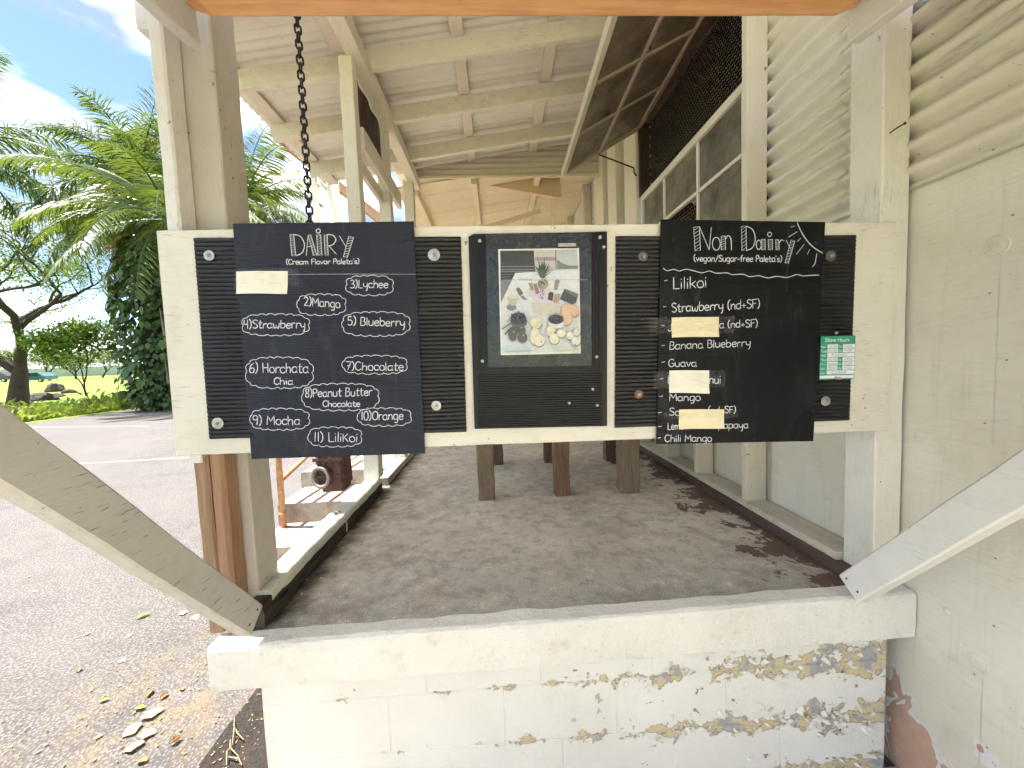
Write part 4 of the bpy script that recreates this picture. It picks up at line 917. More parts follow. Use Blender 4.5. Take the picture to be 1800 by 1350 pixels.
# ---------------------------------------------------------------- hand lettering: single-stroke letters
def _c(*p): return ('c', p)
def _s(*p): return ('s', p)
BOWL = ((5, 4.9), (3.6, 6), (1.3, 5.3), (.5, 3), (1.2, .7), (3, .1), (4.6, 1.4), (5, 4))
G = {
 'a': (6, [_c(*BOWL), _c((5, 6), (5, 1.3), (5.7, .1))]), 'b': (6, [_s((.8, 10), (.7, 0)), _c((.7, 4.2), (2.4, 6), (4.7, 5.2), (5.2, 3), (4.4, .7), (2.4, 0), (.8, 1))]),
 'c': (5.4, [_c((4.8, 5), (3, 6), (1, 5), (.5, 3), (1.2, .8), (3, 0), (4.9, .9))]), 'd': (6, [_c(*BOWL), _s((5, 10), (5.1, 0))]),
 'e': (5.6, [_c((.7, 3.1), (2.5, 3.2), (4.8, 3.5), (4.4, 5.4), (2.8, 6), (1, 4.8), (.5, 2.8), (1.4, .6), (3.2, 0), (5, 1))]), 'f': (4.6, [_c((4.6, 9.2), (3.4, 10), (2.3, 8.6), (2.1, 0)), _s((.6, 5.8), (4.2, 6))]),
 'g': (6, [_c(*BOWL), _c((5, 6), (5, -1.2), (4, -3.2), (1.6, -3))]), 'h': (6, [_s((.8, 10), (.8, 0)), _c((.8, 3.6), (2.6, 5.8), (4.5, 5.2), (4.9, 3), (4.9, 0))]),
 'i': (2.4, [_s((1.1, 5.8), (1.1, 0)), _s((1.1, 8), (1.25, 8.7))]), 'k': (5.6, [_s((.8, 10), (.8, 0)), _s((4.6, 6), (1, 2.6)), _s((2, 3.6), (5, 0))]), 'l': (2.2, [_s((1, 10), (1, 0))]),
 'm': (8.4, [_s((.7, 6), (.7, 0)), _c((.7, 3.8), (2.1, 5.8), (3.6, 5), (3.9, 0)), _c((3.9, 3.8), (5.4, 5.8), (7, 5), (7.3, 0))]), 'n': (6, [_s((.8, 6), (.8, 0)), _c((.8, 3.6), (2.6, 5.8), (4.5, 5.2), (4.9, 3), (5, 0))]),
 'o': (5.8, [_c((2.9, 6), (1, 5), (.5, 3), (1.2, .8), (3, 0), (4.8, 1), (5.2, 3.2), (4.4, 5.3), (2.9, 6))]), 'p': (6, [_s((.8, 6), (.7, -3.6)), _c((.7, 4.2), (2.4, 6), (4.7, 5.2), (5.2, 3), (4.4, .7), (2.4, 0), (.8, 1))]),
 'r': (4.6, [_s((.8, 6), (.8, 0)), _c((.8, 3.6), (2, 5.5), (3.4, 6), (4.3, 5.5))]), 's': (5, [_c((4.5, 5.2), (2.8, 6), (1, 5), (1.4, 3.6), (3.6, 2.6), (4.4, 1.2), (2.8, 0), (.6, .8))]),
 't': (4.8, [_c((2.2, 9), (2.1, 1.4), (3, .1), (4.4, .6)), _s((.5, 6), (4.4, 6.2))]), 'u': (6, [_c((.8, 6), (.8, 2), (1.8, .2), (3.8, .4), (5, 2.4)), _s((5, 6), (5.1, 0))]), 'v': (5.4, [_s((.5, 6), (2.6, 0), (4.8, 6))]),
 'w': (7.6, [_c((.6, 6), (1.2, 1), (2.4, .2), (3.7, 2), (3.8, 4)), _c((3.8, 3), (4.6, .4), (6, .4), (6.9, 6))]), 'y': (6, [_c((.8, 6), (.9, 3), (2.2, 1.6), (4.2, 2.2), (5, 4)), _c((5.1, 6), (4.9, 0), (4.2, -3.2), (3.2, -3.6))]),
 'B': (6.4, [_s((1, 10), (.9, 0)), _c((1, 9.8), (3.6, 9.9), (5, 8.2), (4, 5.8), (1, 5.2)), _c((1, 5.2), (4.4, 5.3), (5.7, 3), (4.4, .5), (.9, .1))]), 'C': (6.6, [_c((6, 8.6), (4, 10), (1.6, 8.6), (.6, 5), (1.4, 1.4), (3.8, 0), (6.2, 1.6))]),
 'D': (6.8, [_s((1, 10), (1, 0)), _c((1, 10), (4.6, 9), (6.2, 5), (4.6, 1), (1, 0))]), 'E': (5.8, [_s((5, 10), (1, 10), (1, 0), (5.2, 0)), _s((1, 5.2), (4.4, 5.2))]), 'F': (5.6, [_s((1, 10), (1, 0)), _s((1, 10), (5.2, 10)), _s((1, 5.4), (4.4, 5.6))]),
 'G': (6.8, [_c((6, 8.6), (4, 10), (1.6, 8.6), (.6, 5), (1.4, 1.2), (3.8, 0), (6, 1.6), (6.1, 4.4)), _s((3.8, 4.4), (6.2, 4.4))]), 'H': (6.8, [_s((1, 10), (1, 0)), _s((5.8, 10), (5.8, 0)), _s((1, 5), (5.8, 5.4))]),
 'J': (5.4, [_c((4.4, 10), (4.4, 2), (3, .1), (1, .6), (.6, 2.2))]), 'K': (6, [_s((1, 8), (1, 0)), _s((5, 8), (1.2, 3.6)), _s((2.2, 4.6), (5.4, 0))]), 'L': (5.6, [_s((1, 10), (1, 0), (5.2, 0))]), 'M': (8.4, [_s((.8, 0), (1.2, 10), (4.2, 3.6), (7, 10), (7.6, 0))]),
 'N': (7, [_s((1, 0), (1, 10), (5.8, 0), (5.8, 10))]), 'O': (7.2, [_c((3.6, 10), (1.3, 8.4), (.6, 5), (1.4, 1.4), (3.6, 0), (5.8, 1.5), (6.6, 5), (5.7, 8.6), (3.6, 10))]), 'P': (6, [_s((1, 10), (.9, 0)), _c((1, 9.8), (4, 9.8), (5.4, 7.6), (4.2, 5.2), (1, 4.8))]),
 'S': (6, [_c((5.4, 8.8), (3.4, 10), (1.2, 8.8), (1.2, 6.6), (3.4, 5.2), (5.3, 3.4), (5, 1.2), (3, 0), (.6, 1.2))]), 'T': (6.4, [_s((.4, 10), (6, 10)), _s((3.2, 10), (3.2, 0))]), 'W': (8.6, [_s((.6, 10), (2.2, 0), (4.2, 7), (6.2, 0), (7.9, 10))]),
 '0': (6, [_c((3, 10), (1.1, 8.4), (.6, 5), (1.2, 1.4), (3, 0), (4.8, 1.5), (5.4, 5), (4.8, 8.6), (3, 10))]), '1': (3, [_s((1.5, 10), (1.5, 0))]), '2': (5.6, [_c((.8, 8), (2.4, 10), (4.6, 8.8), (4.2, 5.8), (.6, 0)), _s((.6, 0), (5.2, .2))]),
 '3': (5.6, [_c((.8, 9), (2.8, 10), (4.6, 8.4), (3.8, 6), (2, 5.4)), _c((2, 5.4), (4.6, 4.6), (5, 2), (3, 0), (.6, .8))]), '4': (5.8, [_s((1.2, 10), (.8, 5), (4.8, 5.2)), _s((4.6, 10), (4.6, 0))]), '5': (5.6, [_s((4.8, 10), (1.3, 10), (1, 5.8)), _c((1, 5.6), (3.4, 6.2), (5, 4), (4.2, .8), (2, 0), (.5, .9))]),
 '6': (5.8, [_c((4.4, 9.6), (2, 7.6), (.7, 4), (1.2, .9), (3, 0), (4.9, 1.2), (5, 3.6), (3.2, 5), (1, 3.6))]), '7': (5.6, [_s((.6, 10), (5, 10), (2.2, 0)), _s((1.6, 5.2), (4.6, 5.4))]), '8': (5.8, [_c((4.8, 8.8), (3, 10), (1.2, 8.6), (1.8, 6.4), (4.4, 4), (4.8, 1.6), (3, 0), (1, 1.4), (1.4, 4), (4, 6.4), (4.8, 8.8))]),
 '9': (5.8, [_c((4.8, 7.4), (3.4, 5.2), (1.2, 5.8), (.8, 8.4), (2.6, 10), (4.6, 9), (4.9, 6.6), (4.4, 0))]), '(': (3.4, [_c((2.8, 11), (1.2, 8.4), (.8, 5), (1.3, 1.4), (2.8, -1))]), ')': (3.4, [_c((.6, 11), (2.2, 8.4), (2.6, 5), (2.1, 1.4), (.6, -1))]),
 '/': (5, [_s((.6, -1), (4.4, 10.5))]), '+': (5.2, [_s((.6, 3.4), (4.6, 3.4)), _s((2.6, 5.6), (2.6, 1.2))]), '-': (4, [_s((.6, 3.6), (3.4, 3.7))]), "'": (1.8, [_s((1, 10.4), (.8, 8.4))]), ':': (2.4, [_s((1.2, 5.4), (1.2, 5.0)), _s((1.2, 1.4), (1.2, 1.0))]), ' ': (3.6, [])}
def smooth(p, k=5):
    if len(p) < 3: return list(p)
    q = [p[0]] + list(p) + [p[-1]]
    if p[0] == p[-1]: q[0] = p[-2]; q[-1] = p[1]
    o = []
    for i in range(1, len(q) - 2):
        for s in range(k):
            t_ = s / k; a, b_, c_, d_ = q[i - 1], q[i], q[i + 1], q[i + 2]
            o.append(tuple(.5 * (2 * b_[j] + (c_[j] - a[j]) * t_ + (2 * a[j] - 5 * b_[j] + 4 * c_[j] - d_[j]) * t_ ** 2 + (3 * b_[j] - a[j] - 3 * c_[j] + d_[j]) * t_ ** 3) for j in (0, 1)))
    o.append(p[-1]); return o
def stroke3(b, pts, wd, y, n0):
    """flat chalk stroke through points (x, z) on the plane y, with rounded ends and uneven width"""
    m = len(pts)
    if m < 2: return
    L = []; Rr = []
    for i, (x, z) in enumerate(pts):
        a = pts[max(0, i - 1)]; c_ = pts[min(m - 1, i + 1)]; dx, dz = c_[0] - a[0], c_[1] - a[1]; d_ = math.hypot(dx, dz) or 1
        ww = wd * (.5 + .13 * mnoise.noise(Vector((x * 160, z * 160, n0))))
        if i in (0, m - 1): ww *= .72
        L.append((x - dz / d_ * ww, y, z + dx / d_ * ww)); Rr.append((x + dz / d_ * ww, y, z - dx / d_ * ww))
    ex = lambda i, s: (pts[i][0] + s * (pts[i][0] - pts[1 if i == 0 else m - 2][0]) / (math.hypot(pts[i][0] - pts[1 if i == 0 else m - 2][0], pts[i][1] - pts[1 if i == 0 else m - 2][1]) or 1) * wd * .4, y, pts[i][1] + s * (pts[i][1] - pts[1 if i == 0 else m - 2][1]) / (math.hypot(pts[i][0] - pts[1 if i == 0 else m - 2][0], pts[i][1] - pts[1 if i == 0 else m - 2][1]) or 1) * wd * .4)
    vs = L + Rr + [ex(0, 1), ex(m - 1, 1)]
    fs = [(i, i + 1, m + i + 1, m + i) for i in range(m - 1)] + [(2 * m, 0, m), (2 * m + 1, 2 * m - 1, m - 1)]
    b.add(vs, fs)
def write(bs, text, p0, p1, cap, y, wd, zf, slant=.0, wob=.035):
    """text from p0 to p1 (photo places of the baseline ends), capitals 'cap' photo units high"""
    a = onY(*zf(*p0), y); c_ = onY(*zf(*p1), y); up = onY(*zf(p0[0], p0[1] - cap), y) - a
    tot = sum(G[ch][0] for ch in text); ux, uz = (c_.x - a.x) / tot, (c_.z - a.z) / tot
    hx, hz = up.x / 10, up.z / 10; X_ = 0; b = bs[-1] if isinstance(bs, list) else bs
    for ch in text:
        if ch == ' ' and isinstance(bs, list): b = MB(); bs.append(b)
        adv, strokes = G[ch]; dy = random.uniform(-.25, .25); rs = 1 + random.uniform(-wob, wob); tl = random.uniform(-.04, .04)
        for kind, p in strokes:
            q = smooth(list(p)) if kind == 'c' else [p[0]] + [x for s, e in zip(p, p[1:]) for x in [((s[0] + e[0]) / 2, (s[1] + e[1]) / 2), e]]
            pts = []
            for gx, gy in q:
                gy = gy * rs + dy; gx = gx + gy * (slant + tl)
                pts.append((a.x + ux * (X_ + gx) + hx * gy, a.z + uz * (X_ + gx) + hz * gy))
            stroke3(b, pts, wd, y, X_)
        X_ += adv
def line(b, pts, y, wd, zf, curve=True):
    q = smooth([tuple(p) for p in pts], 5) if curve else list(pts)
    P_ = [onY(*zf(*p), y) for p in q]; stroke3(b, [(p.x, p.z) for p in P_], wd, y, pts[0][0])
def cloud(b, x0, y0, x1, y1, y, wd, zf, sc_=46):
    """scalloped outline round a flavour"""
    cx, cy, rx, ry = (x0 + x1) / 2, (y0 + y1) / 2, (x1 - x0) / 2, (y1 - y0) / 2
    per = 2 * (x1 - x0) + 2 * (y1 - y0); n_ = max(9, int(per / 1.25 / sc_)); pts = []
    def se(t_):
        c_, s_ = math.cos(t_), math.sin(t_); e = .62
        return cx + rx * .93 * math.copysign(abs(c_) ** e, c_), cy + ry * .88 * math.copysign(abs(s_) ** e, s_)
    M_ = 400; tab = [se(2 * math.pi * i / M_) for i in range(M_ + 1)]; ln = [0]
    for i in range(M_): ln.append(ln[-1] + math.hypot(tab[i + 1][0] - tab[i][0], tab[i + 1][1] - tab[i][1]))
    K = 8; js = [random.uniform(-.18, .18) for _ in range(n_ + 1)]; js[n_] = js[0]
    for k in range(n_):
        for s in range(K):
            f = s / K; pos_ = (k + js[k] * (1 - f) + js[(k + 1) % n_ if k + 1 < n_ else n_] * f + f) / n_ * ln[-1]
            pos_ %= ln[-1]; i = min(M_ - 1, max(0, next(j for j in range(M_) if ln[j + 1] >= pos_)))
            px_, py_ = tab[i]; dx, dy_ = px_ - cx, (py_ - cy) * rx / ry; d_ = math.hypot(dx, dy_) or 1
            h = 9.5 * math.sin(math.pi * f) ** .75
            pts.append((px_ + dx / d_ * h, py_ + dy_ / d_ * h * .9))
    pts.append(pts[0]); P_ = [onY(*zf(*p), y) for p in pts]; stroke3(b, [(p.x, p.z) for p in P_], wd, y, x0)
def hatch(b, quad, n_, y, wd, zf):
    """block stem of a big letter: outline and slanting hatching"""
    line(b, list(quad) + [quad[0]], y, wd, zf, False)
    (ax, ay), (bx, by), (cx, cy), (dx, dy_) = quad
    for k in range(n_):
        f = (k + .5) / n_; g = min(1, f + .42 / n_)
        line(b, [(ax + (dx - ax) * g, ay + (dy_ - ay) * g), (bx + (cx - bx) * max(0, f - .42 / n_), by + (cy - by) * max(0, f - .42 / n_))], y, wd * .8, zf, False)
n = NT('chalk_marker'); v_ = n.noise(n.pos, 420, 3, .7); M_CHALK = n.done(n.mix(n.ramp(v_, .35, .6), (.36, .38, .43), (.78, .80, .84)), .8, None, .2)
def m_chalkboard(key, col, rib):
    n = NT(key); x, y, z = n.sep(n.pos); d = n.noise(n.pos, 6, 6, .65)
    cc = n.mix(n.ramp(d, .3, .75), mul(col, .8), mul(col, 1.35))
    sm = n.ramp(n.noise(n.mapping(n.pos, (1, 1, .6), (2, 0, 1)), 4, 5, .6, .8), .6, .8); cc = n.mix(n.math('MULTIPLY', sm, .22), cc, (.09, .095, .11)); gh = n.ramp(n.noise(n.mapping(n.pos, (3, 1, .7), (1, 0, 5)), 7, 6, .7, 1.2), .58, .74); cc = n.mix(n.math('MULTIPLY', gh, .12), cc, (.16, .165, .18))
    h = n.math('SINE', n.math('MULTIPLY', z, 2 * math.pi / .0052))
    return n.done(cc, n.maprange(d, .3, .7, .36, .5), n.bump(h, rib, .0006), .22)
ZD = lambda x, y: (270 + x / 3, 370 + y / 3)
YD = 1.2335
t = thing('chalkboard', 'dark blue-black menu board headed DAiRY with flavours in drawn clouds', 'menu board', (-.62, YD, .5))
q = [(409, 393), (727, 389), (747, 797), (442, 807)]
slab(q, YD, .005, 'panel', m_chalkboard('navy_coroplast', (.021, .024, .037), .6), t)
b = MB(); yy = YD - .0006; W_ = .0030
hatch(b, [ZDp for ZDp in ((548, 1060), (580, 1058), (600, 1248), (565, 1250))], 9, yy, .0024, lambda x, y: (400 + x / 5, 200 + y / 5))
zB = lambda x, y: (400 + x / 5, 200 + y / 5)
line(b, [(580, 1060), (640, 1078), (676, 1150), (655, 1220), (600, 1248)], yy, .003, zB)
line(b, [(692, 1245), (708, 1070)], yy, .003, zB, False); line(b, [(698, 1170), (745, 1163)], yy, .003, zB, False)
hatch(b, [(708, 1068), (730, 1062), (785, 1245), (755, 1245)], 9, yy, .0024, zB)
hatch(b, [(782, 1065), (818, 1062), (830, 1243), (795, 1245)], 8, yy, .0024, zB)
line(b, [(797 + 18 * math.cos(a), 1030 + 18 * math.sin(a)) for a in [i * math.pi / 6 for i in range(13)]], yy, .003, zB)
hatch(b, [(848, 1065), (875, 1062), (885, 1248), (858, 1248)], 9, yy, .0024, zB)
line(b, [(875, 1062), (925, 1068), (952, 1108), (925, 1150), (882, 1162)], yy, .003, zB); line(b, [(892, 1162), (956, 1234)], yy, .003, zB, False)
line(b, [(985, 1075), (1042, 1172)], yy, .003, zB, False); hatch(b, [(1065, 1078), (1108, 1085), (1050, 1268), (1018, 1258)], 8, yy, .0024, zB)
write(b, "(Cream Flavor Paleta's)", (697, 284), (1086, 281), 27, yy, .0027, ZD)
b.build('heading', M_CHALK, t)
b = MB(); line(b, [(700, 337), (1000, 335), (1383, 336)], yy, .0012, ZD, False); b.build('ruled_line', M_CHALK, t)
ITEMS = [([("3)Lychee", (1035, 408), (1238, 408), 42)], (1012, 343, 1266, 448)), ([("2)Mango", (792, 500), (985, 514), 46)], (755, 440, 1016, 553)), ([("4)Strawberry", (472, 622), (802, 620), 44)], (460, 545, 828, 660)),
 ([("5) Blueberry", (1022, 604), (1328, 612), 44)], (988, 533, 1358, 664)), ([("6) Horchata", (502, 856), (818, 856), 52), ("Chia", (632, 918), (736, 918), 36)], (480, 769, 848, 942)), ([("7)Chocolate", (1012, 842), (1320, 844), 44)], (990, 765, 1343, 862)),
 ([("8)Peanut Butter", (797, 985), (1153, 976), 44), ("Chocolate", (890, 1035), (1090, 1034), 32)], (775, 910, 1196, 1058)), ([("9) Mocha", (520, 1130), (774, 1130), 48)], (505, 1043, 826, 1158)), ([("10)Orange", (1092, 1106), (1318, 1102), 46)], (1072, 1042, 1362, 1136)), ([("11) LiliKoi", (842, 1218), (1078, 1220), 50)], (812, 1142, 1101, 1246))]
for texts, cl in ITEMS:
    b = MB()
    for tx, p0, p1, cp in texts: write(b, tx, p0, p1, cp, yy, W_, ZD)
    cloud(b, *cl, yy, .0021, ZD); b.build('flavour', M_CHALK, t)
def pin(px, py, y, parent):
    p = onY(px, py, y); b = MB(); b.lathe([(.0052, 0), (.0052, .0025), (.003, .004), (.0015, .0032)], p, (0, -1, 0), 12); b.build('screw', M_BLACK, parent)
for x, y in ((472, 180), (1328, 160), (1382, 1142), (518, 1184)): pin(*ZD(x, y), YD, t)

ZN = lambda x, y: (1060 + x / 3.214, 370 + y / 3.214)
t = thing('chalkboard', 'black menu board headed Non Dairy with a plain list of flavours', 'menu board', (.78, YD, .5))
slab([ZN(328, 50), ZN(1256, 65), ZN(1188, 1303), ZN(303, 1320)], YD, .005, 'panel', m_chalkboard('black_coroplast', (.0035, .004, .0055), .12), t)
b = MB()
hatch(b, [(512, 95), (545, 90), (550, 225), (520, 228)], 7, yy, .0022, ZN); line(b, [(545, 92), (600, 222)], yy, .0028, ZN, False); line(b, [(600, 222), (612, 95)], yy, .0028, ZN, False)
ring = lambda cx, cy, rx, ry: [(cx + rx * math.cos(a), cy + ry * math.sin(a)) for a in [i * math.pi / 6 for i in range(13)]]
line(b, ring(640, 188, 22, 36), yy, .0028, ZN)
hatch(b, [(668, 145), (690, 142), (692, 222), (668, 222)], 6, yy, .0022, ZN); line(b, [(690, 165), (706, 142), (722, 160), (726, 224)], yy, .0028, ZN)
hatch(b, [(782, 90), (808, 88), (810, 225), (785, 228)], 7, yy, .0022, ZN); line(b, [(808, 88), (845, 108), (860, 158), (846, 208), (811, 226)], yy, .0028, ZN)
line(b, ring(880, 194, 14, 26), yy, .0028, ZN); hatch(b, [(895, 164), (915, 162), (916, 222), (896, 222)], 5, yy, .0022, ZN)
hatch(b, [(933, 165), (957, 163), (957, 222), (935, 222)], 5, yy, .0022, ZN); line(b, ring(941, 135, 11, 12), yy, .0024, ZN)
hatch(b, [(975, 165), (992, 165), (996, 222), (978, 222)], 5, yy, .0022, ZN); line(b, [(995, 185), (1008, 166), (1022, 172)], yy, .0028, ZN)
line(b, [(1035, 168), (1060, 218)], yy, .0028, ZN, False); hatch(b, [(1062, 166), (1083, 172), (1046, 300), (1028, 298)], 8, yy, .0022, ZN)
write(b, "(vegan/Sugar-free Paleta's)", (512, 287), (1012, 290), 35, yy, .0028, ZN)
b.build('heading', M_CHALK, t)
b = MB(); line(b, [(1097, 68), (1120, 120), (1160, 180), (1200, 216), (1240, 240)], yy, .003, ZN)
for r_ in (((1062, 93), (1085, 87)), ((1048, 150), (1097, 120)), ((1098, 175), (1117, 157)), ((1092, 247), (1137, 190)), ((1155, 247), (1167, 220)), ((1183, 318), (1198, 300), (1208, 243))): line(b, r_, yy, .0026, ZN, False)
b.build('drawn_sun', M_CHALK, t)
b = MB(); wv = [(340, 325), (362, 340), (400, 332), (430, 342), (470, 332), (510, 340), (560, 352), (600, 342), (640, 354), (700, 352), (730, 362), (790, 360), (830, 374), (880, 368), (930, 381), (980, 372), (1040, 378), (1095, 362), (1130, 370), (1175, 366), (1220, 365)]
line(b, wv, yy, .0024, ZN); b.build('wavy_line', M_CHALK, t)
for tx, p0, p1, cp, dash in (("Lilikoi", (392, 443), (590, 434), 64, (347, 397)), ("Strawberry (nd+SF)", (386, 575), (888, 550), 50, (340, 545)), ("J", (366, 682), (392, 682), 42, (330, 652)), ("a (nd+SF)", (656, 665), (876, 657), 42, None), ("Banana Blueberry", (372, 785), (836, 766), 44, (332, 764)), ("Guava", (368, 883), (530, 881), 42, (332, 858)),
        ("L", (364, 976), (388, 976), 44, (322, 952)), ("nui", (598, 978), (668, 976), 48, None), ("Mango", (372, 1076), (553, 1074), 42, (320, 1051)), ("So", (372, 1158), (436, 1158), 42, (312, 1143)), ("(nd+SF)", (592, 1146), (752, 1143), 38, None), ("Lemon", (364, 1238), (478, 1236), 40, (313, 1222)), ("papaya", (650, 1230), (822, 1230), 40, None), ("Chili Mango", (347, 1308), (616, 1305), 40, (309, 1286))):
    bs = [MB()]; write(bs, tx, p0, p1, cp, yy, .0032 if cp > 45 else .0028, ZN)
    for b in bs: b.build('word', M_CHALK, t)
    if dash: b = MB(); line(b, [dash, (dash[0] + 17, dash[1] - 3)], yy, .003, ZN, False); b.build('dash', M_CHALK, t)
for x, y in ((395, 168), (1203, 186), (1150, 1157), (848, 1290)): pin(*ZN(x, y), YD, t)

# ---------------------------------------------------------------- cards taped over sold-out flavours, opening hours
M_CARD = plain('cream_card', (.80, .71, .48), .45, 0, .05, 9, .15, .4, .004)
M_CARDW = plain('pale_card', (.83, .80, .68), .40, 0, .05, 12, .3, .4, .006)
n = NT('clear_tape'); n.done((.5, .5, .5), .12, n.bump(n.noise(n.pos, 70, 4), .4, .002), .7)
tr = n.t.nodes.new('ShaderNodeBsdfTransparent'); ms = n.t.nodes.new('ShaderNodeMixShader'); n.put(ms.inputs[0], n.maprange(n.noise(n.mapping(n.pos, (1, 1, 5)), 30, 4), .35, .75, .02, .15)); n.link(tr.outputs[0], ms.inputs[1]); n.link(n.b.outputs[0], ms.inputs[2]); n.link(ms.outputs[0], n.out.inputs['Surface']); M_TAPE = n.m
def card(zf, quad, tape, label, mat):
    c0 = onY(*zf(*quad[0]), YD); t = thing('taped_card', label, 'card', c0, 'cards taped over flavours')
    p = [onY(*zf(*k), YD - .0016) for k in quad]; b = MB()
    def fn(u, v):
        a = p[0].lerp(p[1], u).lerp(p[3].lerp(p[2], u), v); return (a.x, a.y - .0014 * math.sin(u * 3.1) * (.4 + v) - .007 * max(0, v - .55) ** 1.5 * (1 + u), a.z + .0008 * math.sin(u * 5))
    b.grid(fn, 10, 8); b.build('card', mat, t)
    p2 = [onY(*zf(*k), YD - .0034) for k in tape]; b = MB()
    b.grid(lambda u, v: p2[0].lerp(p2[1], u).lerp(p2[3].lerp(p2[2], u), v), 6, 2); b.build('tape', M_TAPE, t)
card(ZD, [(435, 322), (707, 318), (707, 440), (437, 440)], [(424, 306), (764, 304), (766, 402), (426, 410)], 'pale card taped over the first flavour of the DAiRY board', M_CARDW)
card(ZN, [(388, 605), (655, 600), (652, 713), (388, 718)], [(258, 606), (746, 594), (745, 690), (262, 704)], 'cream card under the word Strawberry on the Non Dairy board', M_CARD)
card(ZN, [(375, 905), (600, 902), (598, 1033), (372, 1030)], [(283, 912), (690, 904), (688, 998), (286, 1006)], 'cream card between Guava and Mango on the Non Dairy board', M_CARDW)
card(ZN, [(430, 1125), (685, 1122), (682, 1230), (427, 1235)], [(345, 1140), (762, 1128), (760, 1170), (345, 1180)], 'lowest cream card, above Chili Mango on the Non Dairy board', M_CARD)
ZH = lambda x, y: (1400 + x / 11.25, 580 + y / 11.25)
YH = 1.2375
t = thing('hours_sign', 'small green Store Hours card on the right ribbed mat', 'sign', onY(*ZH(800, 540), YH))
slab([ZH(487, 128), ZH(1170, 112), ZH(1138, 965), ZH(455, 985)], YH, .0012, 'card', plain('green_card', (.035, .33, .20), .35, 0, .12, 8, .05), t)
M_WH = plain('white_print', (.80, .83, .88), .5, 0, .03, 10, 0); M_INK = plain('black_ink', (.015, .014, .025), .6, 0, .1, 10, 0)
b = MB()
sk = lambda x, y: (x - (y - 128) * .035 * ((1170 - x) / 700) - (y - 112) * .036 * ((x - 455) / 700), y - (x - 487) * .022)
hq = lambda x, y: ZH(*sk(x, y))
def cell(x0, y0, x1, y1):
    q_ = [onY(*hq(*p), YH - .0004) for p in ((x0, y0), (x1, y0), (x1, y1), (x0, y1))]; b.add([(p.x, YH - .0004, p.z) for p in q_], [(0, 1, 2, 3)])
days = ['Mon', 'Tues', 'Wed', 'Thur', 'Fri', 'Sat', 'Sun']
for i, dname in enumerate(days):
    y0 = 292 + 86 * i
    if dname in ('Wed', 'Sun'): cell(625, y0, 1165, y0 + 74)
    else: cell(625, y0, 832, y0 + 74); cell(930, y0, 1165, y0 + 74)
cell(490, 905, 1160, 962); b.build('time_box', M_WH, t)
b = MB(); write(b, 'Store Hours', (568, 236), (1052, 236), 70, YH - .0005, .0017, hq, 0, 0); b.build('title', M_WH, t); b = MB()
for i, dname in enumerate(days):
    y0 = 292 + 86 * i; b = MB(); write(b, dname, (490, y0 + 66), (490 + 32 * len(dname), y0 + 66), 50, YH - .0005, .0010, hq, 0, 0); b.build('day_name', M_WH, t)
    if dname not in ('Wed', 'Sun'): b = MB(); write(b, 'to', (852, y0 + 60), (905, y0 + 60), 44, YH - .0005, .0010, hq, 0, 0); b.build('printed_word', M_WH, t)
b = MB()
for i, dname in enumerate(days):
    y0 = 292 + 86 * i
    if dname in ('Wed', 'Sun'): write(b, 'CLOSED', (715, y0 + 60), (1010, y0 + 60), 42, YH - .0008, .0009, hq)
    else: write(b, '10:00', (645, y0 + 60), (815, y0 + 60), 40, YH - .0008, .0009, hq); write(b, '4:00', (955, y0 + 58), (1115, y0 + 58), 40, YH - .0008, .0009, hq)
b.build('written_times', M_INK, t)
for x, y in ((790, 62), (780, 955), (850, 962)):
    p = onY(*ZH(x, y), YH); b = MB(); b.lathe([(.0048, 0), (.005, .006), (.003, .008)], p + Vector((0, .003, 0)), (-.2, -1, .2), 10); b.build('screw', M_STEEL, t)
# ================================================================== chain and iron weight
def m_rusty(key, a, c_, rough=.7, metal=.35):
    n = NT(key); v = n.noise(n.pos, 26, 6, .65); cc = n.mix(n.ramp(v, .3, .7), a, c_); n.b.inputs['Metallic'].default_value = metal
    return n.done(cc, rough, n.bump(n.math('ADD', v, n.noise(n.pos, 110, 3)), .5, .003), .4)
M_CHAIN = m_rusty('blackened_chain', (.020, .017, .016), (.055, .042, .036), .55, .6)
CX, CY = -.945, 2.08
t = thing('hanging_chain', 'black steel chain hanging from the eave behind the DAiRY board', 'chain', (CX, CY, .62))
lw, ll, lr = .0145, .0235, .0052
pts = [(lw * math.cos(a) if True else 0, 0, (ll - lw) * (1 if math.sin(a) >= 0 else -1) + lw * math.sin(a)) for a in [2 * math.pi * (i + .5) / 18 for i in range(18)]]
b = MB(); b.tube(pts, lr, 7, closed=True); link_me = mesh_of(b, 'chain_link', M_CHAIN, True)
z = .64; k = 0; stp = 2 * ll - 2 * lr + .001
while z < 2.93:
    sway = .004 * math.sin(z * 3)
    inst('link', link_me, (CX + sway + .012 * (z - 1.5) * 0, CY, z), (random.uniform(-.06, .06), 0, (R_(40) if k % 2 else R_(-50)) + random.uniform(-.12, .12)), (1, 1, 1), t); z += stp; k += 1
M_CAST = m_rusty('red_brown_cast_iron', (.085, .042, .038), (.16, .085, .075), .65, .3)
M_CASTG = m_rusty('worn_cast_rim', (.20, .18, .165), (.33, .30, .28), .6, .4)
WX, WY = -.955, 2.10
t = thing('iron_weight', 'rusty red-brown cast iron casing with a round mouth hung on the chain', 'iron casting', (WX, WY, .17))
b = MB(); barbox(b, WX - .062, WX + .085, WY - .01, WY + .13, .235, .45, 3, .002, .016); barbox(b, WX - .045, WX + .075, WY + .0, WY + .12, .205, .236, 1, 0, .01); b.build('body', M_CAST, t)
ax = Vector((-.30, -1, .0)).normalized(); c0 = Vector((WX - .012, WY + .03, .298))
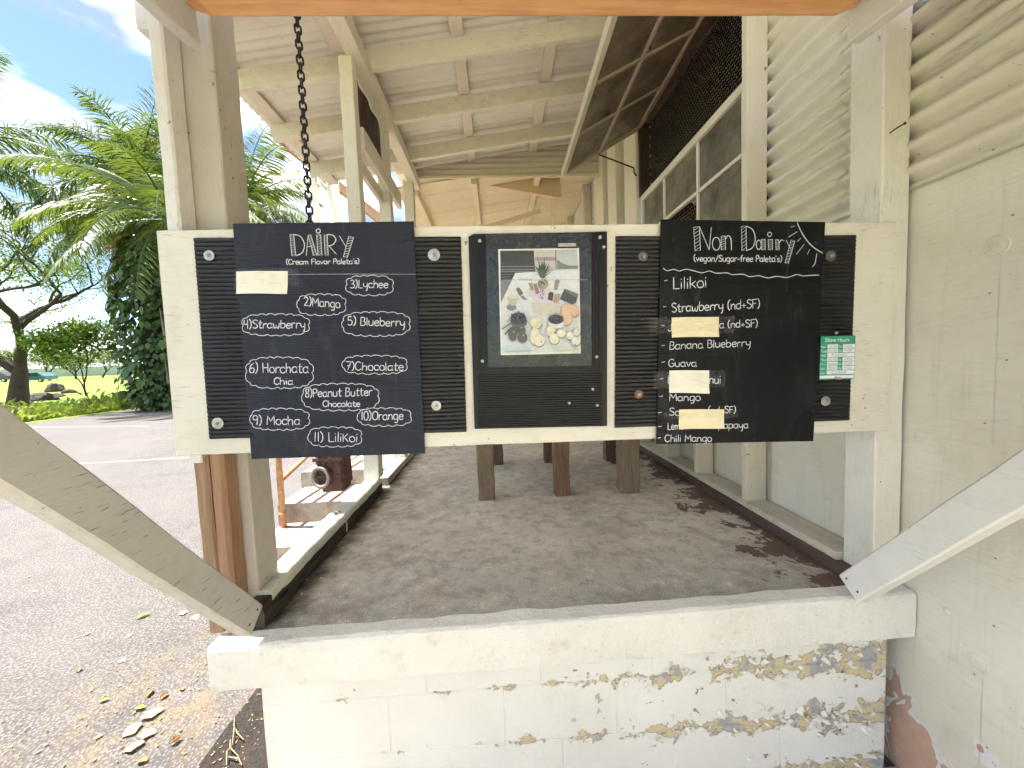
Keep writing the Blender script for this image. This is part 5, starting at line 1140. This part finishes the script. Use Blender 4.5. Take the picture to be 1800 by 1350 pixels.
b = MB(); b.lathe([(.058, .0), (.060, .03), (.058, .045), (.0605, .05), (.0605, .066), (.058, .069), (.046, .069), (.043, .062), (.042, .01), (.001, .005)], c0, ax, 30, False); b.build('mouth', M_CAST, t, False)
b = MB(); b.lathe([(.0612, .0655), (.0612, .0705), (.059, .0725), (.0455, .0725), (.0428, .068), (.0425, .03)], c0, ax, 30, False); b.build('rim', M_CASTG, t, True)
b = MB()
for x in (-.055, -.02, .015, .055): barbox(b, WX + x, WX + x + .018, WY - .026, WY + .12, .365, .47, 1, 0, .004)
b.build('rib', M_CAST, t)
b = MB(); b.bar((WX - .066, WY - .014, .30), (WX + .089, WY - .014, .30), .012, .010, ch=.002); b.bar((WX - .07, WY - .018, .395), (WX + .092, WY - .018, .395), .02, .022, ch=.003); b.build('flange', M_CAST, t)
b = MB(); barbox(b, WX - .03, WX + .05, WY + .02, WY + .10, .45, .56, 2, .001, .01); b.tube([(WX - .0, WY + .0, .55), (WX + .01, WY - .01, .60), (WX + .01, WY - .02, .64), (WX + .01, WY, .66)], .008, 8); b.build('neck', M_CAST, t)
for dx, dz in ((-.05, .26), (.07, .255), (.07, .345)):
    b = MB(); b.lathe([(.009, 0), (.009, .007), (.006, .009)], (WX + dx, WY - .01, dz), (0, -1, 0), 6); b.build('bolt', M_CAST, t)

# ================================================================== rough bench behind the board
WO = lambda ax: wood('oldgrey', (.10, .068, .045), (.19, .135, .095), ax, .75, 5, .6)
t = thing('timber_bench', 'rough old timber workbench on six thick legs behind the sign board', 'bench', (.38, 2.8, 0))
M_LEGS = [WO('z'), wood('legred', (.15, .085, .05), (.24, .14, .09), 'z', .75, 5, .5), wood('leggrey', (.19, .135, .09), (.29, .215, .15), 'z', .8, 5, .5)]
for q_, (x, y, s_, lean) in enumerate( ((-.094, 2.43, .105, 0), (.404, 2.43, .098, 0), (.842, 2.42, .118, .02), (-.012, 3.24, .085, 0), (.42, 3.22, .07, 0), (.956, 3.18, .09, 0))):
    b = MB(); b.bar((x, y, .0), (x + lean + random.uniform(-.006, .006), y, .66), s_, s_, (0, 1, 0), 8, .004, .006); b.build('leg', M_LEGS[(2, 1, 2, 0, 0, 0)[q_]], t)
for k in range(4):
    b = MB(); yy_ = 2.42 + .25 * k; b.bar((-.25, yy_ + .05, .695), (1.12, yy_ + .05, .695), .238, .05, seg=8, jit=.002); b.build('plank', WO('x'), t)
b = MB(); b.bar((.80, 2.62, .36), (.93, 2.98, .06), .05, .08, seg=4, jit=.002); b.build('brace', WO('y'), t)
b = MB(); b.bar((.90, 2.50, .035), (.93, 2.62, .03), .06, .06, seg=2, jit=.004); b.build('foot_block', WO('y'), t)

# ================================================================== steps and pipe rail beside the porch
def m_step():
    n = NT('stained_concrete_step'); p = n.pos; x, y, z = n.sep(p); d = n.noise(p, 8, 6, .65); e = n.noise(p, 30, 5, .6)
    cc = n.mix(n.ramp(d, .3, .7), (.30, .265, .22), (.46, .42, .36))
    st = n.ramp(n.noise(n.mapping(p, (1, 1, .5), (3, 1, 1)), 5, 6, .7, .5), .45, .65)
    cc = n.mix(n.math('MULTIPLY', st, .6), cc, (.20, .12, .065)); cc = n.mix(n.math('MULTIPLY', n.ramp(e, .6, .7), .5), cc, (.07, .055, .045))
    return n.done(cc, .85, n.bump(n.math('ADD', d, e), .5, .006), .25)
M_STEP = m_step()
t = thing('concrete_steps', 'stained concrete steps climbing along the open side of the porch', 'steps', (-1.4, 3.4, GZ))
for k, (z1, y0) in enumerate(((-.56, 2.34), (-.41, 2.76), (-.245, 3.2), (-.10, 3.64))):
    b = MB(); x0 = -1.86 - .02 * k; y1 = 6.0
    b.bar((( x0 - .957) / 2, y0, (z1 - .75 - .02 * k) / 2), ((x0 - .957) / 2, y1 + .01 * k, (z1 - .75 - .02 * k) / 2), -.957 - x0, z1 + .75 + .02 * k, (0, 0, 1), 8, .004, .014)
    b.build('step', M_STEP, t)
M_PIPE = m_rusty('orange_rusty_pipe', (.42, .20, .085), (.58, .36, .20), .7, .1)
t = thing('pipe_handrail', 'orange-brown rusty pipe handrail rising beside the concrete steps', 'handrail', (-1.80, 3.1, -.41))
b = MB(); b.tube([(-1.815, 3.12, -.41), (-1.815, 3.12, .75)], .024, 12); b.build('post', M_PIPE, t, True)
b = MB(); b.tube([(-1.815, 5.2, -.10), (-1.815, 5.2, 1.15)], .024, 12); b.build('post', M_PIPE, t, True)
for z in (-.02, .34, .72):
    b = MB(); b.tube([(-1.815, 3.14, z), (-1.815, 5.2, z + .42)], .019, 10); b.build('rail', M_PIPE, t, True)
b = MB(); b.lathe([(.027, 0), (.03, .01), (.027, .02)], (-1.815, 3.12, -.30), (0, 0, 1), 12); b.build('collar', M_PIPE, t, True)

# ================================================================== litter on the ground
def leaf_mesh(L, Wd, curl, mat):
    b = MB()
    def fn(u, v):
        a = (v - .5) * 2; wd = Wd * math.sin(math.pi * min(1, max(0, u * .96 + .02))) ** .75
        nn = mnoise.noise(Vector((u * 5, v * 4, L * 90))); return (L * (u - .5) + .03 * L * nn, a * wd / 2 * (1 + .35 * mnoise.noise(Vector((u * 9, a, L * 50)))), .005 + .03 * L * abs(nn) + curl * (a * a) * wd + .25 * curl * L * (u - .5) ** 2 * 2)
    b.grid(fn, 14, 6); me = mesh_of(b, 'dry_leaf', mat); return me
M_DRY = [leafmat('dry_leaf_pale', (.30, .19, .12), (.42, .29, .195), .15, .6), leafmat('dry_leaf_brown', (.24, .12, .055), (.40, .23, .11), .1, .6), leafmat('fresh_leaf_bit', (.16, .28, .04), (.22, .36, .06), .2, .5)]
LM = [leaf_mesh(.11, .085, .07, M_DRY[0]), leaf_mesh(.075, .05, .4, M_DRY[1]), leaf_mesh(.06, .03, .3, M_DRY[2])]
BIG = [(268, 1256, 0, 40, 'long pale dry leaf, topmost of the leaf pile on the asphalt'), (233, 1284, 0, 62, 'pale dry leaf at the left of the leaf pile on the asphalt'), (258, 1292, 0, 15, 'broad pale dry leaf in the middle of the leaf pile'), (236, 1314, 0, 28, 'pale dry leaf at the bottom of the leaf pile'), (309, 1304, 1, 50, 'curled brown leaf lying right of the pale leaf pile')]
for px, py, k, a, lb in BIG:
    p = onZ(px, py, GZ + .006); o = inst('fallen_leaf', LM[k], p, (random.uniform(-.12, .12), random.uniform(-.12, .12), R_(a)), (random.uniform(.5, .8), random.uniform(.5, .75), .8)); tag(o, lb, 'leaf', 'dry leaves on the asphalt')
for px, py, k, s_ in ((322, 1078, 0, .5), (343, 1086, 0, .5), (252, 1084, 2, 1.1), (227, 1118, 0, .3), (214, 1162, 0, .35), (264, 1220, 1, .6), (183, 1232, 2, .7), (246, 1246, 2, .8), (172, 1296, 0, .28), (250, 1340, 1, .55), (288, 1225, 1, .5), (60, 1040, 0, .35), (50, 1014, 0, .3), (320, 1212, 1, .4), (140, 1178, 1, .5), (405, 1130, 0, .25), (152, 1115, 0, .3)):
    o = inst('leaf_scrap', LM[k], onZ(px, py, GZ + .004), (random.uniform(-.2, .2), random.uniform(-.2, .2), random.uniform(0, 6.3)), (s_,) * 3); tag(o, ('small pale leaf scrap lying on the asphalt', 'small brown leaf scrap lying on the asphalt', 'small fresh green leaf scrap on the asphalt')[k], 'leaf scrap', ('pale', 'brown', 'green')[k] + ' leaf scraps on the asphalt')
b = MB(); random.seed(11)
for k in range(1300):
    x = random.gauss(-1.75, .55) if k % 3 else random.uniform(-1.27, -.9); y = random.gauss(1.5, .8); s_ = random.uniform(.003, .010)
    if x > -.89 or y < -1 or y > 4: continue
    a = random.uniform(0, 6.28); e = random.uniform(.25, .7); c, s = math.cos(a), math.sin(a)
    b.add([(x + c * s_, y + s * s_, GZ + .010), (x - s * s_ * e, y + c * s_ * e, GZ + .007), (x - c * s_, y - s * s_, GZ + .010), (x + s * s_ * e, y - c * s_ * e, GZ + .007)], [(0, 1, 2, 3)])
tag(b.build('leaf_litter', M_DRY[1]), 'fine brown leaf litter sprinkled over the asphalt beside the ledge', 'litter', kind='stuff')
b = MB()
for (px, py), (qx, qy) in (((412, 1262), (408, 1310)), ((408, 1310), (398, 1345)), ((414, 1280), (428, 1300)), ((405, 1300), (420, 1330)), ((400, 1330), (425, 1345))):
    p, q = onZ(px, py, GZ + .02), onZ(qx, qy, GZ + .02); m_ = (p + q) / 2 + Vector((random.uniform(-.02, .02), 0, random.uniform(0, .02))); b.tube([p, m_, q], [.0022, .003, .0016], 6)
tag(b.build('dry_twig', wood('twig', (.20, .145, .09), (.32, .24, .155), 'y')), 'pale dry twig lying on the dark soil beside the block wall', 'twig')
M_FLAKE = plain('paint_flake', (.62, .58, .50), .7, 0, .1, 20, 0)
b = MB()
for px, py in ((565, 1017), (540, 1020), (683, 1041), (668, 1042), (700, 875), (1011, 1180), (690, 950), (530, 1045)):
    p = onZ(px, py, .004); r = random.uniform(.004, .011)
    b.add([(p.x + r * random.uniform(.5, 1) * math.cos(a), p.y + r * random.uniform(.4, 1) * math.sin(a), .006 + random.uniform(0, .003)) for a in [i * 1.05 for i in range(6)]], [tuple(range(6))])
tag(b.build('paint_flakes', M_FLAKE), 'few pale paint flakes on the porch floor', 'flakes', kind='stuff')
p = onZ(592, 902, .103); b = MB(); b.grid(lambda u, v: (p.x + .03 * (u - .5), p.y + .05 * (v - .5), .106 + .02 * math.sin(u * 3) * (1 - v)), 5, 4); tag(b.build('curled_leaf', M_DRY[0]), 'small curled tan leaf on the flaking threshold timber', 'leaf')

# ================================================================== trees and plants
def tri_leaf(b, p, d, L, Wd, nrm, fold=.0):
    d = Vector(d).normalized(); s = d.cross(Vector(nrm)).normalized() * Wd / 2; p = Vector(p)
    b.add([p, p + d * L * .45 + s, p + d * L, p + d * L * .45 - s], [(0, 1, 2, 3)])
def rv(): 
    while True:
        v = Vector((random.uniform(-1, 1), random.uniform(-1, 1), random.uniform(-1, 1)))
        if .05 < v.length < 1: return v.normalized()
def frond(b, base, az, el, L, droop, nl=46, ll=.85, wl=.055, hang=.55, plume=False, br=None):
    """one feather frond: arching midrib with leaflets on both sides (or all round for a plume)"""
    d = Vector((math.cos(az) * math.cos(el), math.sin(az) * math.cos(el), math.sin(el))); p = Vector(base); pts = [p.copy()]
    n_ = 12
    for i in range(n_):
        d = (d + Vector((0, 0, -droop / n_ * (1 + i / n_)))).normalized(); p = p + d * L / n_; pts.append(p.copy())
    (br or b).tube(pts, [.05 * (1 - .9 * i / n_) + .006 for i in range(n_ + 1)], 4, False)
    for i in range(nl):
        f = .12 + .88 * i / nl; k = min(n_ - 1, int(f * n_)); q = pts[k].lerp(pts[k + 1], f * n_ - k); t_ = (pts[k + 1] - pts[k]).normalized()
        s = t_.cross(Vector((0, 0, 1))).normalized(); up = s.cross(t_)
        sz = ll * (.45 + .9 * math.sin(math.pi * min(.97, f * .8 + .16))) * random.uniform(.8, 1.12)
        for sg in (-1, 1):
            o = s * sg * random.uniform(.75, 1) + t_ * random.uniform(.45, .7) + Vector((0, 0, -hang * random.uniform(.3, 1)))
            if plume: o = s * sg * random.uniform(.2, 1) + up * random.uniform(-.7, .9) + t_ * .6 + Vector((0, 0, -.25))
            o.normalize(); m_ = q + o * sz * .5; e = m_ + (o + Vector((0, 0, -.35 * hang - .12))).normalized() * sz * .5
            w_ = (t_ * .7 + up * .3).normalized() * wl / 2
            b.add([q - w_ * .5, q + w_ * .5, m_ + w_, e, m_ - w_], [(0, 1, 2, 4), (4, 2, 3)])
M_PALM = leafmat('palm_green', (.032, .068, .018), (.095, .145, .035), .32, .38)
M_PALMB = leafmat('palm_blue_green', (.030, .066, .026), (.085, .15, .055), .35, .4)
M_PALMY = leafmat('palm_yellow', (.13, .16, .03), (.25, .26, .06), .35, .45)
M_PALMD = leafmat('palm_dead', (.28, .15, .06), (.42, .26, .12), .25, .7)
M_TRUNK = wood('bark', (.13, .105, .08), (.24, .20, .155), 'z', .9, 6, .6)
M_VINE = leafmat('vine_leaf', (.018, .045, .012), (.06, .12, .025), .2, .3)
def palm(name, label, x, y, zc_, nf, L, mats, plume=False, droop=1.0, trunk_r=.19, extra=(), seed=1, lean=(0, 0), els=(-.5, 1.35), zg=-.6, hang=.55):
    random.seed(seed); t = thing(name, label, 'palm tree', (x, y, zg))
    b = MB(); n_ = 10; b.tube([(x + lean[0] * (i / n_) ** 2, y + lean[1] * (i / n_) ** 2, zg + (zc_ - zg) * i / n_) for i in range(n_ + 1)], [trunk_r * (1.25 - .35 * i / n_) for i in range(n_ + 1)], 12); b.build('trunk', M_TRUNK, t, True)
    top = (x + lean[0], y + lean[1], zc_)
    bs = [MB() for _ in mats]
    for k in range(nf):
        u = (k + .5) / nf; el = els[1] + (els[0] - els[1]) * u; az = k * 2.39996 + random.uniform(-.2, .2)
        mi = 0 if len(mats) == 1 else (len(mats) - 1 if u > .97 else (1 if random.random() < .25 and len(mats) > 2 else 0))
        frond(bs[mi], top, az, el, L * random.uniform(.85, 1.1), droop * random.uniform(.8, 1.2), 60 if not plume else 80, .18 * L, .013 * L, hang, plume)
    for (az, el, LL, dr, mi) in extra: frond(bs[mi], top, R_(az), R_(el), LL, dr, 60, .16 * LL, .011 * LL, hang)
    for bb, m in zip(bs, mats):
        if bb.v: bb.build('crown', m, t)
    return t
def P3(px, py, Y_): return onY(px, py, Y_)
c1 = P3(292, 388, 17.5)
palm('coconut_palm', 'coconut palm with yellowing fronds and a vine-covered trunk left of the porch', c1.x, c1.y, c1.z, 26, 4.7, [M_PALM, M_PALM, M_PALMD], False, 1.25, .22, [(188, 34, 5.4, 1.1, 1), (182, 10, 5.4, .9, 1), (190, -14, 2.9, .35, 2), (178, 58, 5.0, 1.5, 0), (200, 22, 5.0, 1.0, 0), (186, 46, 5.2, 1.3, 0)], 5, (.2, 0))
c2 = P3(250, 325, 22)
palm('feather_palm', 'tall dark feathery palm rising behind the coconut palm', c2.x, c2.y, c2.z, 34, 5.0, [M_PALMB], True, 1.1, .25, (), 8, (0, 0), (-.8, 1.45))
c5 = P3(170, 385, 25)
palm('feather_palm', 'dark feathery palm lower and left of the coconut palm', c5.x + 4.2, c5.y, c5.z, 28, 4.6, [M_PALMB], True, 1.1, .25, (), 31, (-4.2, 0), (-.7, 1.45))
c3 = P3(-95, 255, 19)
palm('feather_palm', 'feathery palm whose fronds reach in at the far left edge', c3.x, c3.y, c3.z, 20, 5.0, [M_PALMB], True, 1.0, .25, (), 12)
c4 = P3(428, 360, 24)
palm('feather_palm', 'green palm seen between the corner post and the chain', c4.x, c4.y, c4.z, 30, 5.6, [M_PALM, M_PALMY, M_PALMB], False, 1.0, .22, (), 21, (0, 0), (-.5, 1.4))
# climbing vine on the coconut trunk: every large leaf a piece of its own
random.seed(4)
t = thing('climbing_vine', 'dense column of dark vine leaves wrapping the palm trunk beside the road', 'vine', (c1.x, c1.y, -.6))
zt = P3(292, 400, 17.5).z
b = MB()
for k in range(3600):
    z = random.uniform(-.5, zt); a = random.uniform(0, 6.283); f = (z + .6) / (zt + .6)
    r = (.55 + .65 * math.sin(math.pi * min(1, f * .9 + .12)) + .25 * mnoise.noise(Vector((z * .7, a, 3)))) * random.uniform(.75, 1.05)
    o = Vector((math.cos(a), math.sin(a), .1)); p = Vector((c1.x - .85 + r * o.x * 1.35, c1.y + r * o.y, z)); L = random.uniform(.14, .38)
    tri_leaf(b, p, Vector((0, 0, -1)) + o * random.uniform(.1, .9) + rv() * .4, L, L * .75, o + rv() * .5)
b.build('small_leaves', M_VINE, t, kind='stuff')
b = MB(); b.tube([(c1.x - .8, c1.y, -.6), (c1.x - .8, c1.y, zt)], .6, 10); b.build('dead_root_mass', plain('dark_root', (.03, .026, .018), .9), t)
bl = MB(); bl.add([(0, 0, 0), (.22, 0, -.12), (.30, .02, -.42), (.14, .03, -.72), (0, .02, -.98), (-.14, .03, -.72), (-.30, .02, -.42), (-.22, 0, -.12)], [(0, 1, 2, 3, 4), (0, 4, 5, 6, 7)])
me = mesh_of(bl, 'vine_leaf', leafmat('vine_big', (.030, .085, .022), (.075, .16, .045), .25, .25))
for k in range(70):
    z = random.uniform(.2, zt - .3); a = random.uniform(math.pi, 2 * math.pi) ; f = (z + .6) / (zt + .6)
    r = (.62 + .65 * math.sin(math.pi * min(1, f * .9 + .12))) * 1.05
    s_ = random.uniform(.3, .62)
    inst('leaf', me, (c1.x - .85 + r * math.cos(a) * 1.35, c1.y + r * math.sin(a), z), (random.uniform(-.5, .2), random.uniform(-.3, .3), a + math.pi / 2 + random.uniform(-.5, .5)), (s_,) * 3, t)
b = MB()
for k in range(420):
    z0 = random.uniform(1.2, zt); x = c1.x + random.uniform(.1, 1.0); y = c1.y - random.uniform(.3, .9); L = random.uniform(.6, 1.9)
    b.add([(x - .012, y, z0), (x + .012, y, z0), (x + .2 * random.random() + .01, y, z0 - L), (x + .2 * random.random() - .01, y, z0 - L)], [(0, 1, 2, 3)])
b.build('hanging_roots', leafmat('dry_roots', (.16, .14, .11), (.30, .27, .22), .1, .9), t, kind='stuff')

def branch_tree(name, label, cat, x, y, zg, H, spread, seed, mat_leaf, nleaf, lsz, trunk_r, depth=5, first=.28, flat=.55, ang=.75, lean=(0, 0), boost=1.0, clump=7):
    random.seed(seed); t = thing(name, label, cat, (x, y, zg)); br = MB(); tips = []
    def grow(p, d, L, r, k):
        pts = [p.copy()]; q = p.copy(); dd = d.copy()
        for i in range(4):
            dd = (dd + rv() * .22 + Vector((0, 0, .05 if k else 0))).normalized(); q = q + dd * L / 4; pts.append(q.copy())
        br.tube(pts, [r * (1 - .11 * i) for i in range(5)], 7 if k < 2 else 5, False)
        if k >= depth - 2: tips.extend([pts[2], pts[3], pts[4]])
        if k >= depth: return
        nb = 3 if k in (0, 1) else 2 + (random.random() < .45)
        a0 = random.uniform(0, 6.28)
        for j in range(nb):
            a = a0 + 6.283 * j / nb + random.uniform(-.4, .4); o = Vector((math.cos(a), math.sin(a), 0))
            nd = (dd * math.cos(ang) + o * math.sin(ang) * spread); nd.z *= flat if k else 1.0; nd.z += .12; nd.normalize()
            grow(pts[4 if j else 3], nd, L * random.uniform(.66, .86) * (boost if k == 0 else 1), r * .58 * random.uniform(.8, 1.1), k + 1)
    grow(Vector((x, y, zg)), Vector((lean[0], lean[1], 1)).normalized(), H * first, trunk_r, 0)
    br.build('trunk', M_BARKD, t, True)
    b = MB(); per = max(1, nleaf // len(tips))
    for tp in tips:
        for k in range(per):
            o = rv() * random.random() ** .5 * lsz * clump; o.z *= .55; tri_leaf(b, tp + o, rv() + Vector((0, 0, -.2)), lsz * random.uniform(.6, 1.3), lsz * .55, Vector((0, 0, 1)) + rv() * .7)
    b.build('crown', mat_leaf, t); return t
M_BARKD = wood('barkdark', (.045, .034, .028), (.10, .078, .062), 'z', .9, 5, .6)
M_RAIN = leafmat('raintree_leaf', (.10, .155, .045), (.22, .29, .09), .5, .5)
M_SHRUB = leafmat('shrub_leaf', (.07, .16, .025), (.28, .42, .07), .45, .4)
M_FAR = leafmat('far_leaf', (.055, .095, .045), (.11, .16, .075), .3, .6)
g1 = onZ(30, 715, -.66)
branch_tree('rain_tree', 'spreading tree with dark forked branches at the left edge of the lawn', 'tree', g1.x * .98, g1.y * .98, -.68, 10.5, 1.15, 33, M_RAIN, 13000, .16, .46, 5, .25, .85, .75, (.12, 0), 1.75, 5.5)
g2 = onZ(158, 712, -.67)
branch_tree('young_tree', 'small bushy bright green tree between the lawn rocks and the vine', 'tree', g2.x * .94, g2.y * .94, -.66, 4.3, .8, 9, M_SHRUB, 4200, .20, .06, 4, .30, 1.2, .6, (0, 0), 1.1, 3.6)
# planting strip along the road edge
random.seed(15); b = MB()
for k in range(7500):
    y = random.uniform(9, 31); d_ = abs(random.gauss(0, 1.1)); x = -17.0 - .25 * math.sin(y * .5) - .25 - d_
    h = (.12 + .5 * min(1, d_)) * random.uniform(.5, 1.3) * (.6 + .5 * math.sin(y * 1.3) ** 2)
    p = Vector((x, y, -.68 + random.random() * h)); tri_leaf(b, p, rv() + Vector((0, 0, .6)), random.uniform(.15, .42), random.uniform(.06, .15), rv())
tag(b.build('ground_cover', leafmat('ground_cover_leaf', (.11, .19, .03), (.36, .42, .08), .45, .5)), 'low yellow-green ground cover along the far edge of the road', 'ground cover', kind='stuff')
def spiky(x, y, n_, L, lb, sd):
    random.seed(sd); b = MB()
    for k in range(n_):
        a = random.uniform(0, 6.283); d_ = Vector((math.cos(a) * .6, math.sin(a) * .6, 1)).normalized(); p = Vector((x, y, -.66)) + Vector((random.uniform(-.2, .2), random.uniform(-.2, .2), 0)); w_ = d_.cross(Vector((0, 0, 1))).normalized() * .03
        m_ = p + d_ * L * .55; e = m_ + (d_ + Vector((0, 0, -.9))).normalized() * L * .5 * random.uniform(.6, 1)
        b.add([p - w_, p + w_, m_ + w_, e, m_ - w_], [(0, 1, 2, 4), (4, 2, 3)])
    tag(b.build('strap_leaf_plant', M_SHRUB), lb, 'plant', 'strap-leaved plants by the road')
for px, lb, sd in ((270, 'strap-leaved plant nearest the left end of the sign board', 1), (240, 'strap-leaved plant at the foot of the vine-covered trunk', 2), (212, 'strap-leaved plant beside the small bushy tree', 3)):
    p = onZ(px, 706, -.68); spiky(p.x * .98, p.y * .98, 46, 1.25, lb, sd)
# boulders on the lawn
def rock(px, py, sx, sy, sz, lb, sd):
    random.seed(sd); me = bpy.data.meshes.new('boulder'); bm = bmesh.new(); bmesh.ops.create_icosphere(bm, subdivisions=3, radius=1)
    for v in bm.verts:
        k = 1 + .28 * mnoise.noise(v.co * 1.6 + Vector((sd, 0, 0))) + .08 * mnoise.noise(v.co * 5); v.co = Vector((v.co.x * sx * k, v.co.y * sy * k, max(-.3 * sz, v.co.z * sz * k)))
    bm.to_mesh(me); bm.free(); me.materials.append(plain('lava_rock', (.055, .05, .05), .9, 0, .4, 6, .6, .2, .03)); o = bpy.data.objects.new('boulder', me); COL.objects.link(o)
    p = onZ(px, py, -.36); o.location = (p.x, p.y, -.36 + .1 * sz); tag(o, lb, 'boulder', 'dark boulders on the lawn')
rock(98, 687, .75, .6, .75, 'tallest dark boulder standing at the back of the lawn group', 2)
rock(72, 702, .80, .6, .38, 'wide low dark boulder in front at the left of the group', 5)
rock(98, 697, .5, .4, .2, 'flat dark boulder between the tall and the wide one', 7)
rock(122, 690, .5, .4, .28, 'small dark boulder at the right of the group, by the bushy tree', 9)
# far parking: two cars and trees beyond
M_GLASSC = plain('car_glass', (.02, .03, .035), .1, 0, .1, 3, 0, .6); M_TYRE = plain('tyre', (.015, .015, .015), .8)
def car(px, Y_, col, lb, key):
    p = P3(px, 664, Y_); z0 = p.z - .72; x = p.x; t = thing('parked_car', lb, 'car', (x, Y_, z0), 'cars parked beyond the lawn'); mc = plain(key, col, .25, .2, .05, 2, 0, .6)
    b = MB(); pr_ = [(-2.1, .35), (-2.15, .75), (-1.95, .95), (-1.1, 1.02), (-.45, 1.5), (.95, 1.55), (1.75, 1.05), (2.1, .95), (2.15, .4)]
    b.prism([(x + a, Y_ - .85, z0 + c) for a, c in pr_], (0, 1.7, 0)); b.build('body', mc, t)
    for w_ in ([(-.95, 1.03), (-.42, 1.42), (.1, 1.44), (.1, 1.03)], [(.18, 1.03), (.18, 1.44), (.9, 1.46), (1.5, 1.05)]):
        b = MB(); b.prism([(x + a, Y_ - .862, z0 + c) for a, c in w_], (0, .011, 0)); b.build('window', M_GLASSC, t)
    for a in (-1.35, 1.35):
        b = MB(); b.lathe([(.33, 0), (.33, .22)], (x + a, Y_ - .88, z0 + .33), (0, 1, 0), 16); o = b.build('wheel', M_TYRE, t); b = MB(); b.lathe([(.19, 0), (.17, .01)], (x + a, Y_ - .892, z0 + .33), (0, 1, 0), 12); b.build('rim', M_STEEL, o)
car(66, 62, (.05, .13, .15), 'dark teal car parked beyond the lawn, right of the forked tree', 'teal_paint')
car(2, 60, (.05, .05, .06), 'dark car at the left edge of the picture beyond the lawn', 'dark_car_paint')
for k, (px, Y_, H, lb) in enumerate(((88, 95, 9, 'distant hazy tree above the parked car'), (135, 110, 9, 'distant pale tree just left of the small bushy tree'), (20, 105, 10, 'distant tree behind the forked trunk'), (178, 120, 12, 'distant tree behind the small bushy tree'))):
    p = P3(px, 668, Y_); branch_tree('distant_tree', lb, 'tree', p.x, p.y, p.z - .5, H, 1.0, 50 + k, M_FAR, 2600, .55, .3, 4, .3, .7, .7)
b = MB(); n_ = 60
for i in range(n_):
    pass
vs = []
for i in range(n_ + 1):
    a = R_(150) - R_(130) * i / n_; r = 620; h = 7 + 9 * (mnoise.noise(Vector((i * .13, 2, 0))) + .6); vs += [(r * math.cos(a), r * math.sin(a), -3), (r * .99 * math.cos(a) , r * .99 * math.sin(a), max(6, h))]
b.add(vs + [(v[0] * 1.12, v[1] * 1.12, -3) for v in vs[::2]], [(2 * i, 2 * i + 2, 2 * i + 3, 2 * i + 1) for i in range(n_)] + [(2 * i + 1, 2 * i + 3, 2 * n_ + 2 + i + 1, 2 * n_ + 2 + i) for i in range(n_)])
tag(b.build('hills', plain('far_hill', (.40, .47, .52), .9, 0, .1, .02, 0)), kind='structure')
